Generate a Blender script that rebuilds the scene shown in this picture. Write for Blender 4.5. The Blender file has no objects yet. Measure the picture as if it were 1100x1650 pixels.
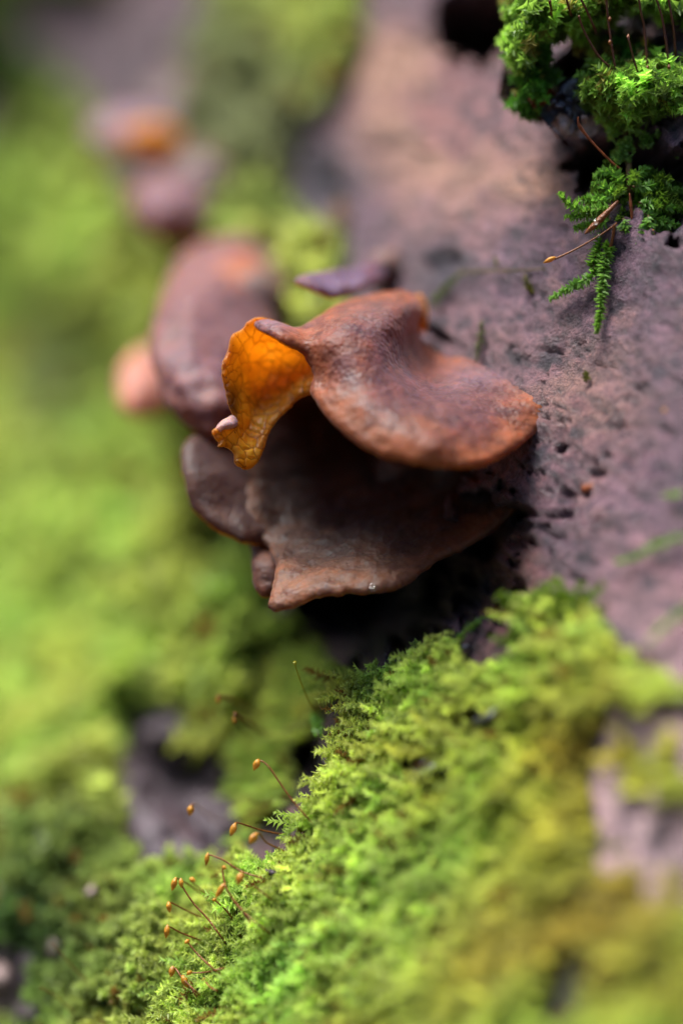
import bpy, math, random
import numpy as np
from mathutils import Vector
from mathutils.bvhtree import BVHTree
from mathutils.geometry import delaunay_2d_cdt
random.seed(7)
RNG = np.random.default_rng(7)

# ------------------------------------------------------------------ camera, sky, sun, exposure
SC = bpy.context.scene
DIST = 36.0            # cm from the lens to the plane in focus
PXCM = 122.0           # photo pixels per cm in that plane
PITCH = math.radians(20)
BASE_Z = 0.27          # height in metres of the focus point over the forest floor
cp, sp = math.cos(PITCH), math.sin(PITCH)

def W(p):
    """working frame in cm (x right, y away, z up along the picture) -> world metres"""
    p = np.asarray(p, float)
    x, y, z = p[..., 0], p[..., 1], p[..., 2]
    return np.stack([x * .01, (y * cp + z * sp) * .01, (z * cp - y * sp) * .01 + BASE_Z], -1)

def Wd(d):
    d = np.asarray(d, float)
    return np.stack([d[..., 0], d[..., 1] * cp + d[..., 2] * sp, d[..., 2] * cp - d[..., 1] * sp], -1)

cam = bpy.data.cameras.new('camera')
camo = bpy.data.objects.new('camera', cam)
SC.collection.objects.link(camo)
SC.camera = camo
camo.location = Vector(W((0, -DIST, 0)))
camo.rotation_euler = (math.radians(90) - PITCH, 0, 0)
cam.lens = 60
cam.sensor_fit = 'VERTICAL'
cam.sensor_height = 60 * (1650 / PXCM) / DIST
cam.sensor_width = cam.sensor_height
cam.clip_start = .01
cam.clip_end = 200
cam.dof.use_dof = True
cam.dof.focus_distance = DIST * .01
cam.dof.aperture_fstop = 2.3

SUN_DIR = Wd(np.array([-.27, .0, .963])); SUN_DIR /= np.linalg.norm(SUN_DIR)   # towards the light
el = math.asin(SUN_DIR[2]); az = math.atan2(SUN_DIR[0], SUN_DIR[1])
world = bpy.data.worlds.new('World'); SC.world = world
world.use_nodes = True
wt = world.node_tree; wt.nodes.clear()
sky = wt.nodes.new('ShaderNodeTexSky'); sky.sky_type = 'NISHITA'; sky.sun_disc = False
sky.sun_elevation = el; sky.sun_rotation = az
bg = wt.nodes.new('ShaderNodeBackground'); bg.inputs['Strength'].default_value = .06
wo = wt.nodes.new('ShaderNodeOutputWorld')
wt.links.new(sky.outputs[0], bg.inputs[0]); wt.links.new(bg.outputs[0], wo.inputs[0])
sun = bpy.data.lights.new('sun', 'SUN'); sun.energy = 1.5; sun.angle = math.radians(38); sun.color = (1, .975, .94)
suno = bpy.data.objects.new('sun', sun); SC.collection.objects.link(suno)
suno.rotation_euler = Vector(SUN_DIR).to_track_quat('Z', 'Y').to_euler()
SC.view_settings.view_transform = 'Standard'
SC.view_settings.look = 'None'
SC.view_settings.gamma = 1
SC.view_settings.use_curve_mapping = False
SC.view_settings.exposure = 2.9
SC.cycles.use_denoising = True
SC.cycles.max_bounces = 8
SC.cycles.sample_clamp_indirect = 6

# ------------------------------------------------------------------ helpers
def P(px, py, y=0.0):
    k = (DIST + y) / DIST / PXCM
    return np.array([(px - 550) * k, y, (825 - py) * k])

def pix(p):
    k = DIST / (DIST + p[..., 1]) * PXCM
    return 550 + p[..., 0] * k, 825 - p[..., 2] * k

def _hash(ix, iy, iz, seed):
    h = (ix * 374761393 + iy * 668265263 + iz * 2147483647 + seed * 1274126177) & 0xffffffff
    h = ((h ^ (h >> 13)) * 1274126177) & 0xffffffff
    h = ((h ^ (h >> 15)) * 2246822519) & 0xffffffff
    return h ^ (h >> 16)

def noise(p, scale=1.0, seed=0):
    p = np.asarray(p, float) * scale + 1000.37
    i = np.floor(p).astype(np.int64); f = p - i
    u = f * f * f * (f * (f * 6 - 15) + 10)
    out = 0
    for dx in (0, 1):
        for dy in (0, 1):
            for dz in (0, 1):
                h = _hash(i[..., 0] + dx, i[..., 1] + dy, i[..., 2] + dz, seed)
                gx = (h & 1023) / 511.5 - 1; gy = ((h >> 10) & 1023) / 511.5 - 1; gz = ((h >> 20) & 1023) / 511.5 - 1
                d = gx * (f[..., 0] - dx) + gy * (f[..., 1] - dy) + gz * (f[..., 2] - dz)
                w = (u[..., 0] if dx else 1 - u[..., 0]) * (u[..., 1] if dy else 1 - u[..., 1]) * (u[..., 2] if dz else 1 - u[..., 2])
                out = out + w * d
    return out * 1.3

def fbm(p, scale=1.0, seed=0, n=4):
    a, o = 1.0, 0
    for k in range(n):
        o = o + a * noise(p, scale * 2 ** k, seed + k); a *= .5
    return o

def sstep(a, b, x):
    t = np.clip((x - a) / (b - a), 0, 1)
    return t * t * (3 - 2 * t)

def inpoly(px, py, poly):
    c = np.zeros(np.shape(px), bool)
    n = len(poly)
    for i in range(n):
        x1, y1 = poly[i]; x2, y2 = poly[(i + 1) % n]
        if y1 == y2: continue
        c ^= ((y1 > py) != (y2 > py)) & (px < (x2 - x1) * (py - y1) / (y2 - y1) + x1)
    return c

def catmull(pts, n, closed=False):
    pts = np.asarray(pts, float); m = len(pts); out = []
    segs = m if closed else m - 1
    for i in range(segs):
        if closed:
            a, b, c, d = pts[i - 1], pts[i], pts[(i + 1) % m], pts[(i + 2) % m]
        else:
            a, b, c, d = pts[max(i - 1, 0)], pts[i], pts[i + 1], pts[min(i + 2, m - 1)]
        for k in range(n):
            t = k / n
            out.append(.5 * (2 * b + (c - a) * t + (2 * a - 5 * b + 4 * c - d) * t * t + (3 * b - a - 3 * c + d) * t ** 3))
    if not closed: out.append(pts[-1])
    return np.array(out)

def resample(pts, step, closed=True):
    pts = np.asarray(pts, float)
    q = np.vstack([pts, pts[:1]]) if closed else pts
    L = np.concatenate([[0], np.cumsum(np.linalg.norm(np.diff(q, axis=0), axis=1))])
    n = max(6, int(L[-1] / step))
    t = np.linspace(0, L[-1], n, endpoint=not closed)
    return np.stack([np.interp(t, L, q[:, k]) for k in range(q.shape[1])], 1)

def tag(o, label=None, cat=None, group=None, kind=None):
    if label: o['label'] = label
    if cat: o['category'] = cat
    if group: o['group'] = group
    if kind: o['kind'] = kind
    return o

def build(name, V, F, mats, parent=None, origin=None, smooth=True, mat_idx=None, col=None, attrs=None):
    """V in frame cm; F an int array (n,3)/(n,4) or a list; the object's origin is placed at origin (frame cm)"""
    V = np.asarray(V, float)
    if parent is not None: org = np.array(parent['_o'][:])
    else: org = V.mean(0) if origin is None else np.asarray(origin, float)
    ow = W(org)
    Vw = W(V) - ow
    me = bpy.data.meshes.new(name)
    if isinstance(F, np.ndarray):
        n, k = F.shape
        me.vertices.add(len(Vw)); me.vertices.foreach_set('co', Vw.astype(np.float32).ravel())
        me.loops.add(n * k); me.loops.foreach_set('vertex_index', F.astype(np.int32).ravel())
        me.polygons.add(n); me.polygons.foreach_set('loop_start', np.arange(0, n * k, k, dtype=np.int32))
        me.update(calc_edges=True)
    else:
        me.from_pydata(Vw.tolist(), [], [list(map(int, f)) for f in F]); me.update()
    me.polygons.foreach_set('use_smooth', np.full(len(me.polygons), smooth))
    for m in (mats if isinstance(mats, (list, tuple)) else [mats]): me.materials.append(m)
    if mat_idx is not None: me.polygons.foreach_set('material_index', np.asarray(mat_idx, np.int32))
    if col is not None:
        a = me.attributes.new('Col', 'FLOAT_COLOR', 'POINT')
        c4 = np.ones((len(Vw), 4), np.float32); c4[:, :3] = col
        a.data.foreach_set('color', c4.ravel())
    for k, v in (attrs or {}).items():
        a = me.attributes.new(k, 'FLOAT', 'POINT'); a.data.foreach_set('value', np.asarray(v, np.float32))
    me.update()
    o = bpy.data.objects.new(name, me); SC.collection.objects.link(o)
    if parent is not None: o.parent = parent
    else: o.location = Vector(ow)
    return o

def empty(name, origin, label, cat, group=None):
    o = bpy.data.objects.new(name, None); SC.collection.objects.link(o)
    o.empty_display_size = .005
    o['_o'] = [float(v) for v in origin]
    o.location = Vector(W(origin))
    return tag(o, label, cat, group)

# ------------------------------------------------------------------ materials
def newmat(name):
    m = bpy.data.materials.new(name); m.use_nodes = True
    nt = m.node_tree; nt.nodes.clear()
    out = nt.nodes.new('ShaderNodeOutputMaterial')
    return m, nt, out

def N(nt, typ, **kw):
    n = nt.nodes.new(typ)
    for k, v in kw.items():
        if k in n.inputs: n.inputs[k].default_value = v
        else: setattr(n, k, v)
    return n

def coords(nt, scale=100):
    tc = nt.nodes.new('ShaderNodeTexCoord')
    mp = nt.nodes.new('ShaderNodeMapping'); mp.inputs['Scale'].default_value = (scale,) * 3
    nt.links.new(tc.outputs['Object'], mp.inputs[0])
    return mp.outputs[0]

def ramp(nt, fac, stops):
    r = nt.nodes.new('ShaderNodeValToRGB'); e = r.color_ramp.elements
    while len(e) < len(stops): e.new(.5)
    for k, (p, c) in enumerate(stops):
        e[k].position = p; e[k].color = (*c, 1) if len(c) == 3 else c
    nt.links.new(fac, r.inputs[0]); return r.outputs[0]

def mixc(nt, fac, a, b, typ='MIX'):
    m = nt.nodes.new('ShaderNodeMix'); m.data_type = 'RGBA'; m.blend_type = typ
    if isinstance(fac, (int, float)): m.inputs[0].default_value = fac
    else: nt.links.new(fac, m.inputs[0])
    for s, v in ((m.inputs[6], a), (m.inputs[7], b)):
        if isinstance(v, tuple): s.default_value = (*v, 1)
        else: nt.links.new(v, s)
    return m.outputs[2]

def mk_bark():
    m, nt, out = newmat('bark'); L = nt.links.new
    co = coords(nt)
    at = N(nt, 'ShaderNodeAttribute', attribute_name='Col')
    wet = N(nt, 'ShaderNodeAttribute', attribute_name='wet')
    n1 = N(nt, 'ShaderNodeTexNoise', Scale=9.0, Detail=8.0, Roughness=.7); L(co, n1.inputs['Vector'])
    n2 = N(nt, 'ShaderNodeTexNoise', Scale=34.0, Detail=5.0, Roughness=.65); L(co, n2.inputs['Vector'])
    v1 = ramp(nt, n1.outputs['Fac'], [(.36, (.42, .42, .5)), (.52, (1, 1, 1)), (.66, (1.4, 1.3, 1.22))])
    c = mixc(nt, .85, at.outputs['Color'], v1, 'MULTIPLY')
    v2 = ramp(nt, n2.outputs['Fac'], [(.36, (.3, .3, .36)), (.48, (1, 1, 1)), (.64, (1.35, 1.3, 1.25))])
    c = mixc(nt, .7, c, v2, 'MULTIPLY')
    b = N(nt, 'ShaderNodeBsdfPrincipled')
    L(c, b.inputs['Base Color'])
    rr = nt.nodes.new('ShaderNodeMapRange'); L(wet.outputs['Fac'], rr.inputs[0]); rr.inputs[3].default_value = .5; rr.inputs[4].default_value = .22
    L(rr.outputs[0], b.inputs['Roughness'])
    b.inputs['Specular IOR Level'].default_value = .5
    bp = N(nt, 'ShaderNodeBump', Strength=1.0, Distance=.0012)
    mx = N(nt, 'ShaderNodeMath', operation='ADD'); L(n1.outputs['Fac'], mx.inputs[0])
    m2 = N(nt, 'ShaderNodeMath', operation='MULTIPLY'); L(n2.outputs['Fac'], m2.inputs[0]); m2.inputs[1].default_value = .35
    L(m2.outputs[0], mx.inputs[1]); L(mx.outputs[0], bp.inputs['Height']); L(bp.outputs[0], b.inputs['Normal'])
    L(b.outputs[0], out.inputs[0]); return m

def mk_moss(name='moss', trans=.55, rough=.42):
    m, nt, out = newmat(name); L = nt.links.new
    at = N(nt, 'ShaderNodeAttribute', attribute_name='Col')
    b = N(nt, 'ShaderNodeBsdfPrincipled', Roughness=rough)
    b.inputs['Specular IOR Level'].default_value = .45
    L(at.outputs['Color'], b.inputs['Base Color'])
    t = nt.nodes.new('ShaderNodeBsdfTranslucent')
    c = mixc(nt, 1.0, at.outputs['Color'], (1.15, 1.2, .8), 'MULTIPLY'); L(c, t.inputs[0])
    mx = nt.nodes.new('ShaderNodeMixShader'); mx.inputs[0].default_value = trans
    L(b.outputs[0], mx.inputs[1]); L(t.outputs[0], mx.inputs[2]); L(mx.outputs[0], out.inputs[0])
    return m

def mk_fungus_outer():
    m, nt, out = newmat('fungus_outer'); L = nt.links.new
    co = coords(nt)
    at = N(nt, 'ShaderNodeAttribute', attribute_name='Col')
    n1 = N(nt, 'ShaderNodeTexNoise', Scale=4.2, Detail=9.0, Roughness=.68); L(co, n1.inputs['Vector'])
    n2 = N(nt, 'ShaderNodeTexNoise', Scale=60.0, Detail=3.0, Roughness=.6); L(co, n2.inputs['Vector'])
    v = N(nt, 'ShaderNodeTexVoronoi', Scale=15.0); v.feature = 'SMOOTH_F1'; L(co, v.inputs['Vector'])
    mott = ramp(nt, n1.outputs['Fac'], [(.36, (.5, .42, .5)), (.5, (1, 1, 1)), (.66, (1.6, 1.35, 1.2))])
    c = mixc(nt, .8, at.outputs['Color'], mott, 'MULTIPLY')
    # pale bloom of fine hairs
    bl = ramp(nt, n2.outputs['Fac'], [(.5, (0, 0, 0)), (.72, (.16, .16, .16))])
    c = mixc(nt, bl, c, mixc(nt, 1.0, c, (3.2, 3.4, 3.6), 'MULTIPLY'))
    b = N(nt, 'ShaderNodeBsdfPrincipled', Roughness=.42)
    L(c, b.inputs['Base Color'])
    b.inputs['Subsurface Weight'].default_value = .6
    b.inputs['Subsurface Radius'].default_value = (1.0, .36, .1)
    b.inputs['Subsurface Scale'].default_value = .0016
    b.inputs['Sheen Weight'].default_value = .12; b.inputs['Sheen Roughness'].default_value = .45
    b.inputs['Sheen Tint'].default_value = (.85, .85, 1, 1)
    b.inputs['Coat Weight'].default_value = .04; b.inputs['Coat Roughness'].default_value = .3
    b.inputs['Specular IOR Level'].default_value = .24
    rg = ramp(nt, n1.outputs['Fac'], [(.35, (.46,) * 3), (.7, (.68,) * 3)]); L(rg, b.inputs['Roughness'])
    bp = N(nt, 'ShaderNodeBump', Strength=.45, Distance=.0004)
    s = N(nt, 'ShaderNodeMath', operation='ADD'); L(v.outputs['Distance'], s.inputs[0])
    m2 = N(nt, 'ShaderNodeMath', operation='MULTIPLY'); L(n2.outputs['Fac'], m2.inputs[0]); m2.inputs[1].default_value = .1
    L(m2.outputs[0], s.inputs[1]); L(s.outputs[0], bp.inputs['Height']); L(bp.outputs[0], b.inputs['Normal'])
    t = nt.nodes.new('ShaderNodeBsdfTranslucent'); L(mixc(nt, .6, c, (.75, .22, .03)), t.inputs[0])
    mx = nt.nodes.new('ShaderNodeMixShader'); mx.inputs[0].default_value = .22
    L(b.outputs[0], mx.inputs[1]); L(t.outputs[0], mx.inputs[2]); L(mx.outputs[0], out.inputs[0]); return m

def mk_fungus_inner(stain=False):
    m, nt, out = newmat('fungus_inner'); L = nt.links.new
    co = coords(nt)
    nz = N(nt, 'ShaderNodeTexNoise', Scale=3.0, Detail=3.0); L(co, nz.inputs['Vector'])
    wv = mixc(nt, .22, co, nz.outputs['Color'])
    v = N(nt, 'ShaderNodeTexVoronoi', Scale=7.0); v.feature = 'DISTANCE_TO_EDGE'; L(wv, v.inputs['Vector'])
    n2 = N(nt, 'ShaderNodeTexNoise', Scale=2.0, Detail=5.0); L(co, n2.inputs['Vector'])
    c0 = ramp(nt, n2.outputs['Fac'], [(.35, (.68, .26, .012)), (.55, (.88, .42, .025)), (.72, (.92, .52, .07))])
    ed = ramp(nt, v.outputs['Distance'], [(0, (.42, .3, .2)), (.08, (1, 1, 1))])
    c = mixc(nt, .85, c0, ed, 'MULTIPLY')
    if stain: c = mixc(nt, 1.0, c, N(nt, 'ShaderNodeAttribute', attribute_name='Col').outputs['Color'], 'MULTIPLY')
    n3 = N(nt, 'ShaderNodeTexNoise', Scale=11.0, Detail=2.0); L(co, n3.inputs['Vector'])
    sp_ = ramp(nt, n3.outputs['Fac'], [(.70, (0, 0, 0)), (.74, (1, 1, 1))])
    c = mixc(nt, sp_, c, (.03, .012, .004))
    b = N(nt, 'ShaderNodeBsdfPrincipled', Roughness=.4)
    L(c, b.inputs['Base Color'])
    b.inputs['Subsurface Weight'].default_value = .35
    b.inputs['Subsurface Radius'].default_value = (1.0, .4, .08); b.inputs['Subsurface Scale'].default_value = .0015
    bp = N(nt, 'ShaderNodeBump', Strength=.6, Distance=.0004)
    r2 = ramp(nt, v.outputs['Distance'], [(0, (0,) * 3), (.25, (1,) * 3)]); L(r2, bp.inputs['Height']); L(bp.outputs[0], b.inputs['Normal'])
    t = nt.nodes.new('ShaderNodeBsdfTranslucent'); L(c, t.inputs[0])
    mx = nt.nodes.new('ShaderNodeMixShader'); mx.inputs[0].default_value = .6
    L(b.outputs[0], mx.inputs[1]); L(t.outputs[0], mx.inputs[2]); L(mx.outputs[0], out.inputs[0]); return m

def mk_plain(name, col, rough=.5, spec=.5, nscale=20, var=.5, sss=0, bump=.0004, trans=0):
    m, nt, out = newmat(name); L = nt.links.new
    co = coords(nt)
    n = N(nt, 'ShaderNodeTexNoise', Scale=nscale, Detail=5.0); L(co, n.inputs['Vector'])
    r = ramp(nt, n.outputs['Fac'], [(.3, tuple(c * (1 - var) for c in col)), (.7, tuple(c * (1 + var) for c in col))])
    b = N(nt, 'ShaderNodeBsdfPrincipled', Roughness=rough)
    b.inputs['Specular IOR Level'].default_value = spec
    b.inputs['Subsurface Weight'].default_value = sss; b.inputs['Subsurface Scale'].default_value = .001
    L(r, b.inputs['Base Color'])
    bp = N(nt, 'ShaderNodeBump', Strength=.6, Distance=bump); L(n.outputs['Fac'], bp.inputs['Height']); L(bp.outputs[0], b.inputs['Normal'])
    if trans:
        t = nt.nodes.new('ShaderNodeBsdfTranslucent'); L(r, t.inputs[0])
        mx = nt.nodes.new('ShaderNodeMixShader'); mx.inputs[0].default_value = trans
        L(b.outputs[0], mx.inputs[1]); L(t.outputs[0], mx.inputs[2]); L(mx.outputs[0], out.inputs[0])
    else: L(b.outputs[0], out.inputs[0])
    return m

def mk_water():
    m, nt, out = newmat('water'); g = N(nt, 'ShaderNodeBsdfPrincipled', Roughness=.02, IOR=1.33)
    g.inputs['Transmission Weight'].default_value = 1.0
    nt.links.new(g.outputs[0], out.inputs[0]); return m

def mk_thin_back():
    m, nt, out = newmat('fungus_thin_back'); L = nt.links.new
    co = coords(nt); n = N(nt, 'ShaderNodeTexNoise', Scale=5.0, Detail=4.0); L(co, n.inputs['Vector'])
    c = ramp(nt, n.outputs['Fac'], [(.3, (.20, .10, .10)), (.7, (.34, .19, .17))])
    b = N(nt, 'ShaderNodeBsdfPrincipled', Roughness=.4); L(c, b.inputs['Base Color'])
    t = nt.nodes.new('ShaderNodeBsdfTranslucent'); t.inputs[0].default_value = (1.0, .6, .12, 1)
    mx = nt.nodes.new('ShaderNodeMixShader'); mx.inputs[0].default_value = .72
    L(b.outputs[0], mx.inputs[1]); L(t.outputs[0], mx.inputs[2]); L(mx.outputs[0], out.inputs[0]); return m
FINS = mk_fungus_inner(True); BARK = mk_bark(); THINB = mk_thin_back(); MOSS = mk_moss(); FOUT = mk_fungus_outer(); FIN = mk_fungus_inner()
CHAR = mk_plain('dark_flake', (.035, .034, .05), .35, .6, 12, .6)
LITTER = mk_plain('leaf_litter', (.055, .038, .045), .6, .3, 8, .6)
PALE = mk_plain('pale_chip', (.30, .21, .19), .55, .4, 10, .4)
RUST = mk_plain('rusty_flake', (.22, .055, .015), .5, .4, 14, .5)
SETA = mk_plain('seta', (.24, .075, .015), .35, .5, 30, .3, trans=.2)
DARKSETA = mk_plain('dark_seta', (.10, .028, .012), .4, .5, 30, .3)
CAPS = mk_plain('capsule', (.60, .27, .025), .32, .5, 16, .35, trans=.35)
YCAPS = mk_plain('yellow_capsule', (.45, .40, .02), .35, .5, 16, .3, trans=.35)
SOIL = mk_plain('soil', (.045, .03, .018), .85, .2, 6, .6)
STEM = mk_plain('moss_stem', (.12, .07, .02), .6, .3, 20, .4)
WATER = mk_water()

# ------------------------------------------------------------------ forest floor
gv, gf = [], []
gx = np.concatenate([np.linspace(-60, -1, 12), np.linspace(-.8, .8, 40), np.linspace(1, 60, 12)])
GX, GY = np.meshgrid(gx, gx, indexing='ij')
GZ = .03 * fbm(np.stack([GX, GY, GX * 0], -1), 2.5, 3, 3) * np.exp(-(GX ** 2 + GY ** 2) / 40)
me = bpy.data.meshes.new('forest_floor'); n = len(gx)
idx = np.arange(n * n).reshape(n, n)
q = np.stack([idx[:-1, :-1], idx[1:, :-1], idx[1:, 1:], idx[:-1, 1:]], -1).reshape(-1, 4)
me.from_pydata(np.stack([GX, GY, GZ], -1).reshape(-1, 3).tolist(), [], q.tolist())
me.materials.append(SOIL)
fl = bpy.data.objects.new('forest_floor', me); SC.collection.objects.link(fl)
tag(fl, 'dark brown soil of the forest floor under the log', 'ground', kind='structure')

# ------------------------------------------------------------------ ring of leaves out of view, added to block low sky light
def make_added_shade_foliage():
    g = np.random.default_rng(17); n = 9000
    a = g.uniform(0, 2 * math.pi, n); rad = g.uniform(3.2, 6.0, n); z = 5.6 * g.uniform(0, 1, n) ** .85 * (.75 + .35 * np.sin(a * 3 + 1) * np.sin(a * 7))
    c = np.stack([rad * np.cos(a), rad * np.sin(a), z], 1)
    d = g.normal(size=(n, 3)); d /= np.linalg.norm(d, axis=1)[:, None]; e = np.cross(d, g.normal(size=(n, 3))); e /= np.linalg.norm(e, axis=1)[:, None]
    L = g.uniform(.16, .34, n)[:, None]; k = np.cross(d, e)
    V = np.stack([c - d * L, c + e * L * .42 + k * L * .12, c + d * L, c - e * L * .42 + k * L * .12], 1).reshape(-1, 3)
    me = bpy.data.meshes.new('added_shade_foliage')
    i = np.arange(n * 4).reshape(n, 4)
    me.from_pydata(V.tolist(), [], np.vstack([i[:, [0, 1, 2]], i[:, [0, 2, 3]]]).tolist())
    me.materials.append(mk_plain('shade_foliage_leaf', (.05, .075, .025), .55, .3, .05, .5, trans=.3))
    o = bpy.data.objects.new('added_shade_foliage', me); SC.collection.objects.link(o)
    tag(o, 'added ring of dark green leaves out of view, blocking low sky light', 'added_shade_foliage', kind='stuff')
make_added_shade_foliage()

# ------------------------------------------------------------------ the log: a big leaning trunk, its surface in (s, t)
S0 = np.array([3.7, 3.5]); NS = np.array([.887, -.461]); LT = np.array([-.461, -.887])

def base_y(s, t):
    y = np.where(s > 0, -1.12 * s - .07 * np.minimum(s, 6) ** 2, -1.1 * s + .15 * s * s)
    y = np.where(s < -4, 6.8 + 1.9 * (-s - 4), y)
    step = sstep(-.2, -.85, s + .12 * np.sin(2.1 * t)) * sstep(2.2, 4.6, t) * (1 - sstep(9.2, 11.2, t))
    return y + 2.6 * step

def st_of(p):
    d = np.stack([p[..., 0] - S0[0], p[..., 2] - S0[1]], -1)
    return d @ NS, d @ LT

def base_pt(s, t):
    xz = S0 + s[..., None] * NS + t[..., None] * LT
    return np.stack([xz[..., 0], base_y(s, t), xz[..., 1]], -1)

def solve(px, py):
    y = np.zeros(np.shape(px)) + 0.0
    px = np.asarray(px, float); py = np.asarray(py, float)
    for _ in range(60):
        k = (DIST + y) / DIST / PXCM
        p = np.stack([(px - 550) * k, y, (825 - py) * k], -1)
        s, t = st_of(p)
        y = .6 * y + .4 * base_y(s, t)
    return s, t

sv = np.concatenate([np.arange(-24, -4, .16), np.arange(-4, 7, .042), np.arange(7, 12.01, .2)])
tv = np.concatenate([np.arange(-14, -5, .25), np.arange(-5, 14, .042), np.arange(14, 24.01, .25)])
S, T = np.meshgrid(sv, tv, indexing='ij')
B = base_pt(S, T)
dS = np.gradient(B, axis=0); dT = np.gradient(B, axis=1)
NB = np.cross(dS, dT); NB /= np.linalg.norm(NB, axis=-1, keepdims=True)
NB *= np.where(NB[..., 1:2] > 0, -1, 1)
ST3 = np.stack([S, T, S * 0], -1)
PX, PY = pix(B)

# hollows, cracks and pits added for shade below the caps: photo pixel, radii in cm along the picture, depth
h = .16 * fbm(ST3, .55, 11, 3) + .06 * fbm(ST3, 1.9, 12, 4)
wr = noise(ST3 + .25 * np.stack([noise(ST3, 1.3, 20), noise(ST3, 1.3, 21), S * 0], -1), 1, 0)
AN = np.stack([S * 3.0 + 1.4 * fbm(ST3, .8, 31, 2), T * 6.5 + 1.4 * fbm(ST3, .8, 32, 2), S * 0], -1)
rid = 1 - np.abs(noise(AN, 1, 33))
h += .05 * rid ** 2 * (.5 + .5 * np.clip(fbm(ST3, .7, 34, 2) + .4, 0, 1.3))
AN2 = np.stack([S * 9 + 1.2 * fbm(ST3, 2.2, 36, 2), T * 14, S * 0], -1)
h += .018 * noise(AN2, 1, 37) + .012 * noise(ST3, 15, 38)
pit = np.zeros_like(S)
spk = sstep(.36, .66, noise(np.stack([S * 2.6 + .8 * fbm(ST3, 2, 41, 2), T * 5.2 + .9 * fbm(ST3, 2.3, 42, 3), S * 0], -1), 1, 40)); h -= .02 * spk
hole = np.zeros_like(S)
CW = np.stack([S * 1.5 + 1.1 * fbm(ST3, 1.1, 101, 3), T * 2.6 + 1.1 * fbm(ST3, 1.1, 102, 3), S * 0], -1)
crack = sstep(.955, .99, 1 - np.abs(noise(CW, 1, 103))) * sstep(.02, .3, fbm(ST3, 1.2, 104, 2))
CW2 = np.stack([S * 4 + fbm(ST3, 2.5, 105, 3), T * 5 + fbm(ST3, 2.5, 106, 3), S * 0], -1)
crack = np.maximum(crack, .7 * sstep(.93, .98, 1 - np.abs(noise(CW2, 1, 107))) * sstep(.1, .4, fbm(ST3, 1.6, 108, 2)))
h -= .07 * crack
PITS = [(880, 562, 30, 4, .09), (935, 545, 16, 3, .08), (965, 580, 40, 4, .07), (985, 738, 16, 8, .16), (975, 760, 26, 4, .08), (938, 790, 24, 5, .12), (905, 832, 26, 5, .14), (900, 680, 30, 3, .07), (1000, 690, 34, 3, .07),
        (845, 715, 12, 12, .12), (935, 930, 14, 6, .12), (710, 428, 38, 26, .12), (835, 135, 22, 20, .6), (775, 50, 75, 60, 2.0), (840, 10, 60, 60, 2.0),
        (985, 110, 90, 65, 2.2), (1010, 270, 95, 60, 2.0), (1090, 300, 60, 70, 1.6), (640, 740, 140, 100, 2.0), (660, 960, 120, 90, 1.7), (800, 850, 70, 60, .8), (770, 930, 70, 80, 1.1), (560, 1000, 110, 80, 1.3),
        (508, 1245, 34, 60, 1.3), (440, 1350, 40, 30, .9), (400, 1330, 60, 40, .6), (530, 290, 22, 34, .2), (285, 1235, 60, 70, .9), (380, 1240, 24, 60, 1.2), (30, 190, 60, 80, 3.0), (310, 220, 34, 50, 2.2),
        (395, 900, 50, 50, 1.2), (700, 535, 22, 16, .25), (660, 900, 10, 10, .3), (370, 1210, 20, 60, .7), (140, 1330, 30, 40, .8)]
RAG = fbm(ST3, 4.2, 55, 3)
WB = np.stack([PX + 16 * fbm(ST3, 1.3, 51, 3), PY + 16 * fbm(ST3, 1.3, 52, 3)], -1)
for (a, b, rx, ry, d) in PITS:
    jit = 1.0 if rx > 30 else .8
    X_ = PX + (WB[..., 0] - PX) * jit; Y_ = PY + (WB[..., 1] - PY) * jit
    r = np.sqrt(((X_ - a) / rx) ** 2 + ((Y_ - b) / ry) ** 2)
    r = r * (1 + RAG * (.9 if rx < 30 else .45)) + .12
    g = 1 - sstep(.3 if rx < 30 else .55, 1.25, r)
    if d >= .5: pit += d * g * 1.4
    else: h -= d * g
    hole = np.maximum(hole, g * min(1, d / .4))

_g = np.exp(-(((PX - 940) / 120) ** 2 + ((PY - 720) / 170) ** 2))
h += _g * (.085 * fbm(ST3, 2.8, 111, 4) + .03 * noise(ST3, 10, 115))
LV = B + NB * h[..., None]; LV[..., 1] += pit
PX, PY = pix(LV)

# colour of the bare bark, plus painted shade under the caps and in hollows
def gauss(a, b, rx, ry): return np.exp(-(((PX - a) / rx) ** 2 + ((PY - b) / ry) ** 2))
col = np.zeros(S.shape + (3,)) + np.array([.185, .135, .165])
def lay(mask, c, k=1.0):
    global col
    m = np.clip(mask * k, 0, 1)[..., None]; col = col * (1 - m) + np.array(c) * m
n_a = fbm(ST3, .8, 61, 4); n_b = fbm(ST3, 1.7, 62, 4); n_c = fbm(ST3, 3.5, 63, 3)
lay(sstep(-.1, .5, n_a), (.24, .16, .16), .7)
lay(gauss(720, 210, 120, 130) + .8 * gauss(620, 120, 80, 90), (.42, .235, .19), .85 * 1)
lay(gauss(850, 290, 90, 50), (.42, .25, .21), .7)
lay(gauss(940, 640, 110, 90), (.33, .205, .175), .75)
lay(gauss(800, 560, 70, 60), (.30, .19, .17), .6)
lay(gauss(820, 960, 70, 80), (.30, .14, .13), .7)
lay(gauss(1040, 480, 90, 90), (.13, .09, .12), .6)
lay(gauss(980, 800, 90, 70), (.27, .21, .24), .6)
lay(gauss(1030, 1280, 130, 170), (.62, .44, .44), .9)
lay(gauss(1060, 1000, 120, 80), (.40, .28, .28), .8)
lay(sstep(.15, .5, n_b) * gauss(700, 280, 190, 190), (.15, .125, .18), .8)
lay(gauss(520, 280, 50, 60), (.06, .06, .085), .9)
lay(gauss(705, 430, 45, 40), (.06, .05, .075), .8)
lay(sstep(.22, .5, n_c) * .8, (.085, .07, .095), .8)
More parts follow.
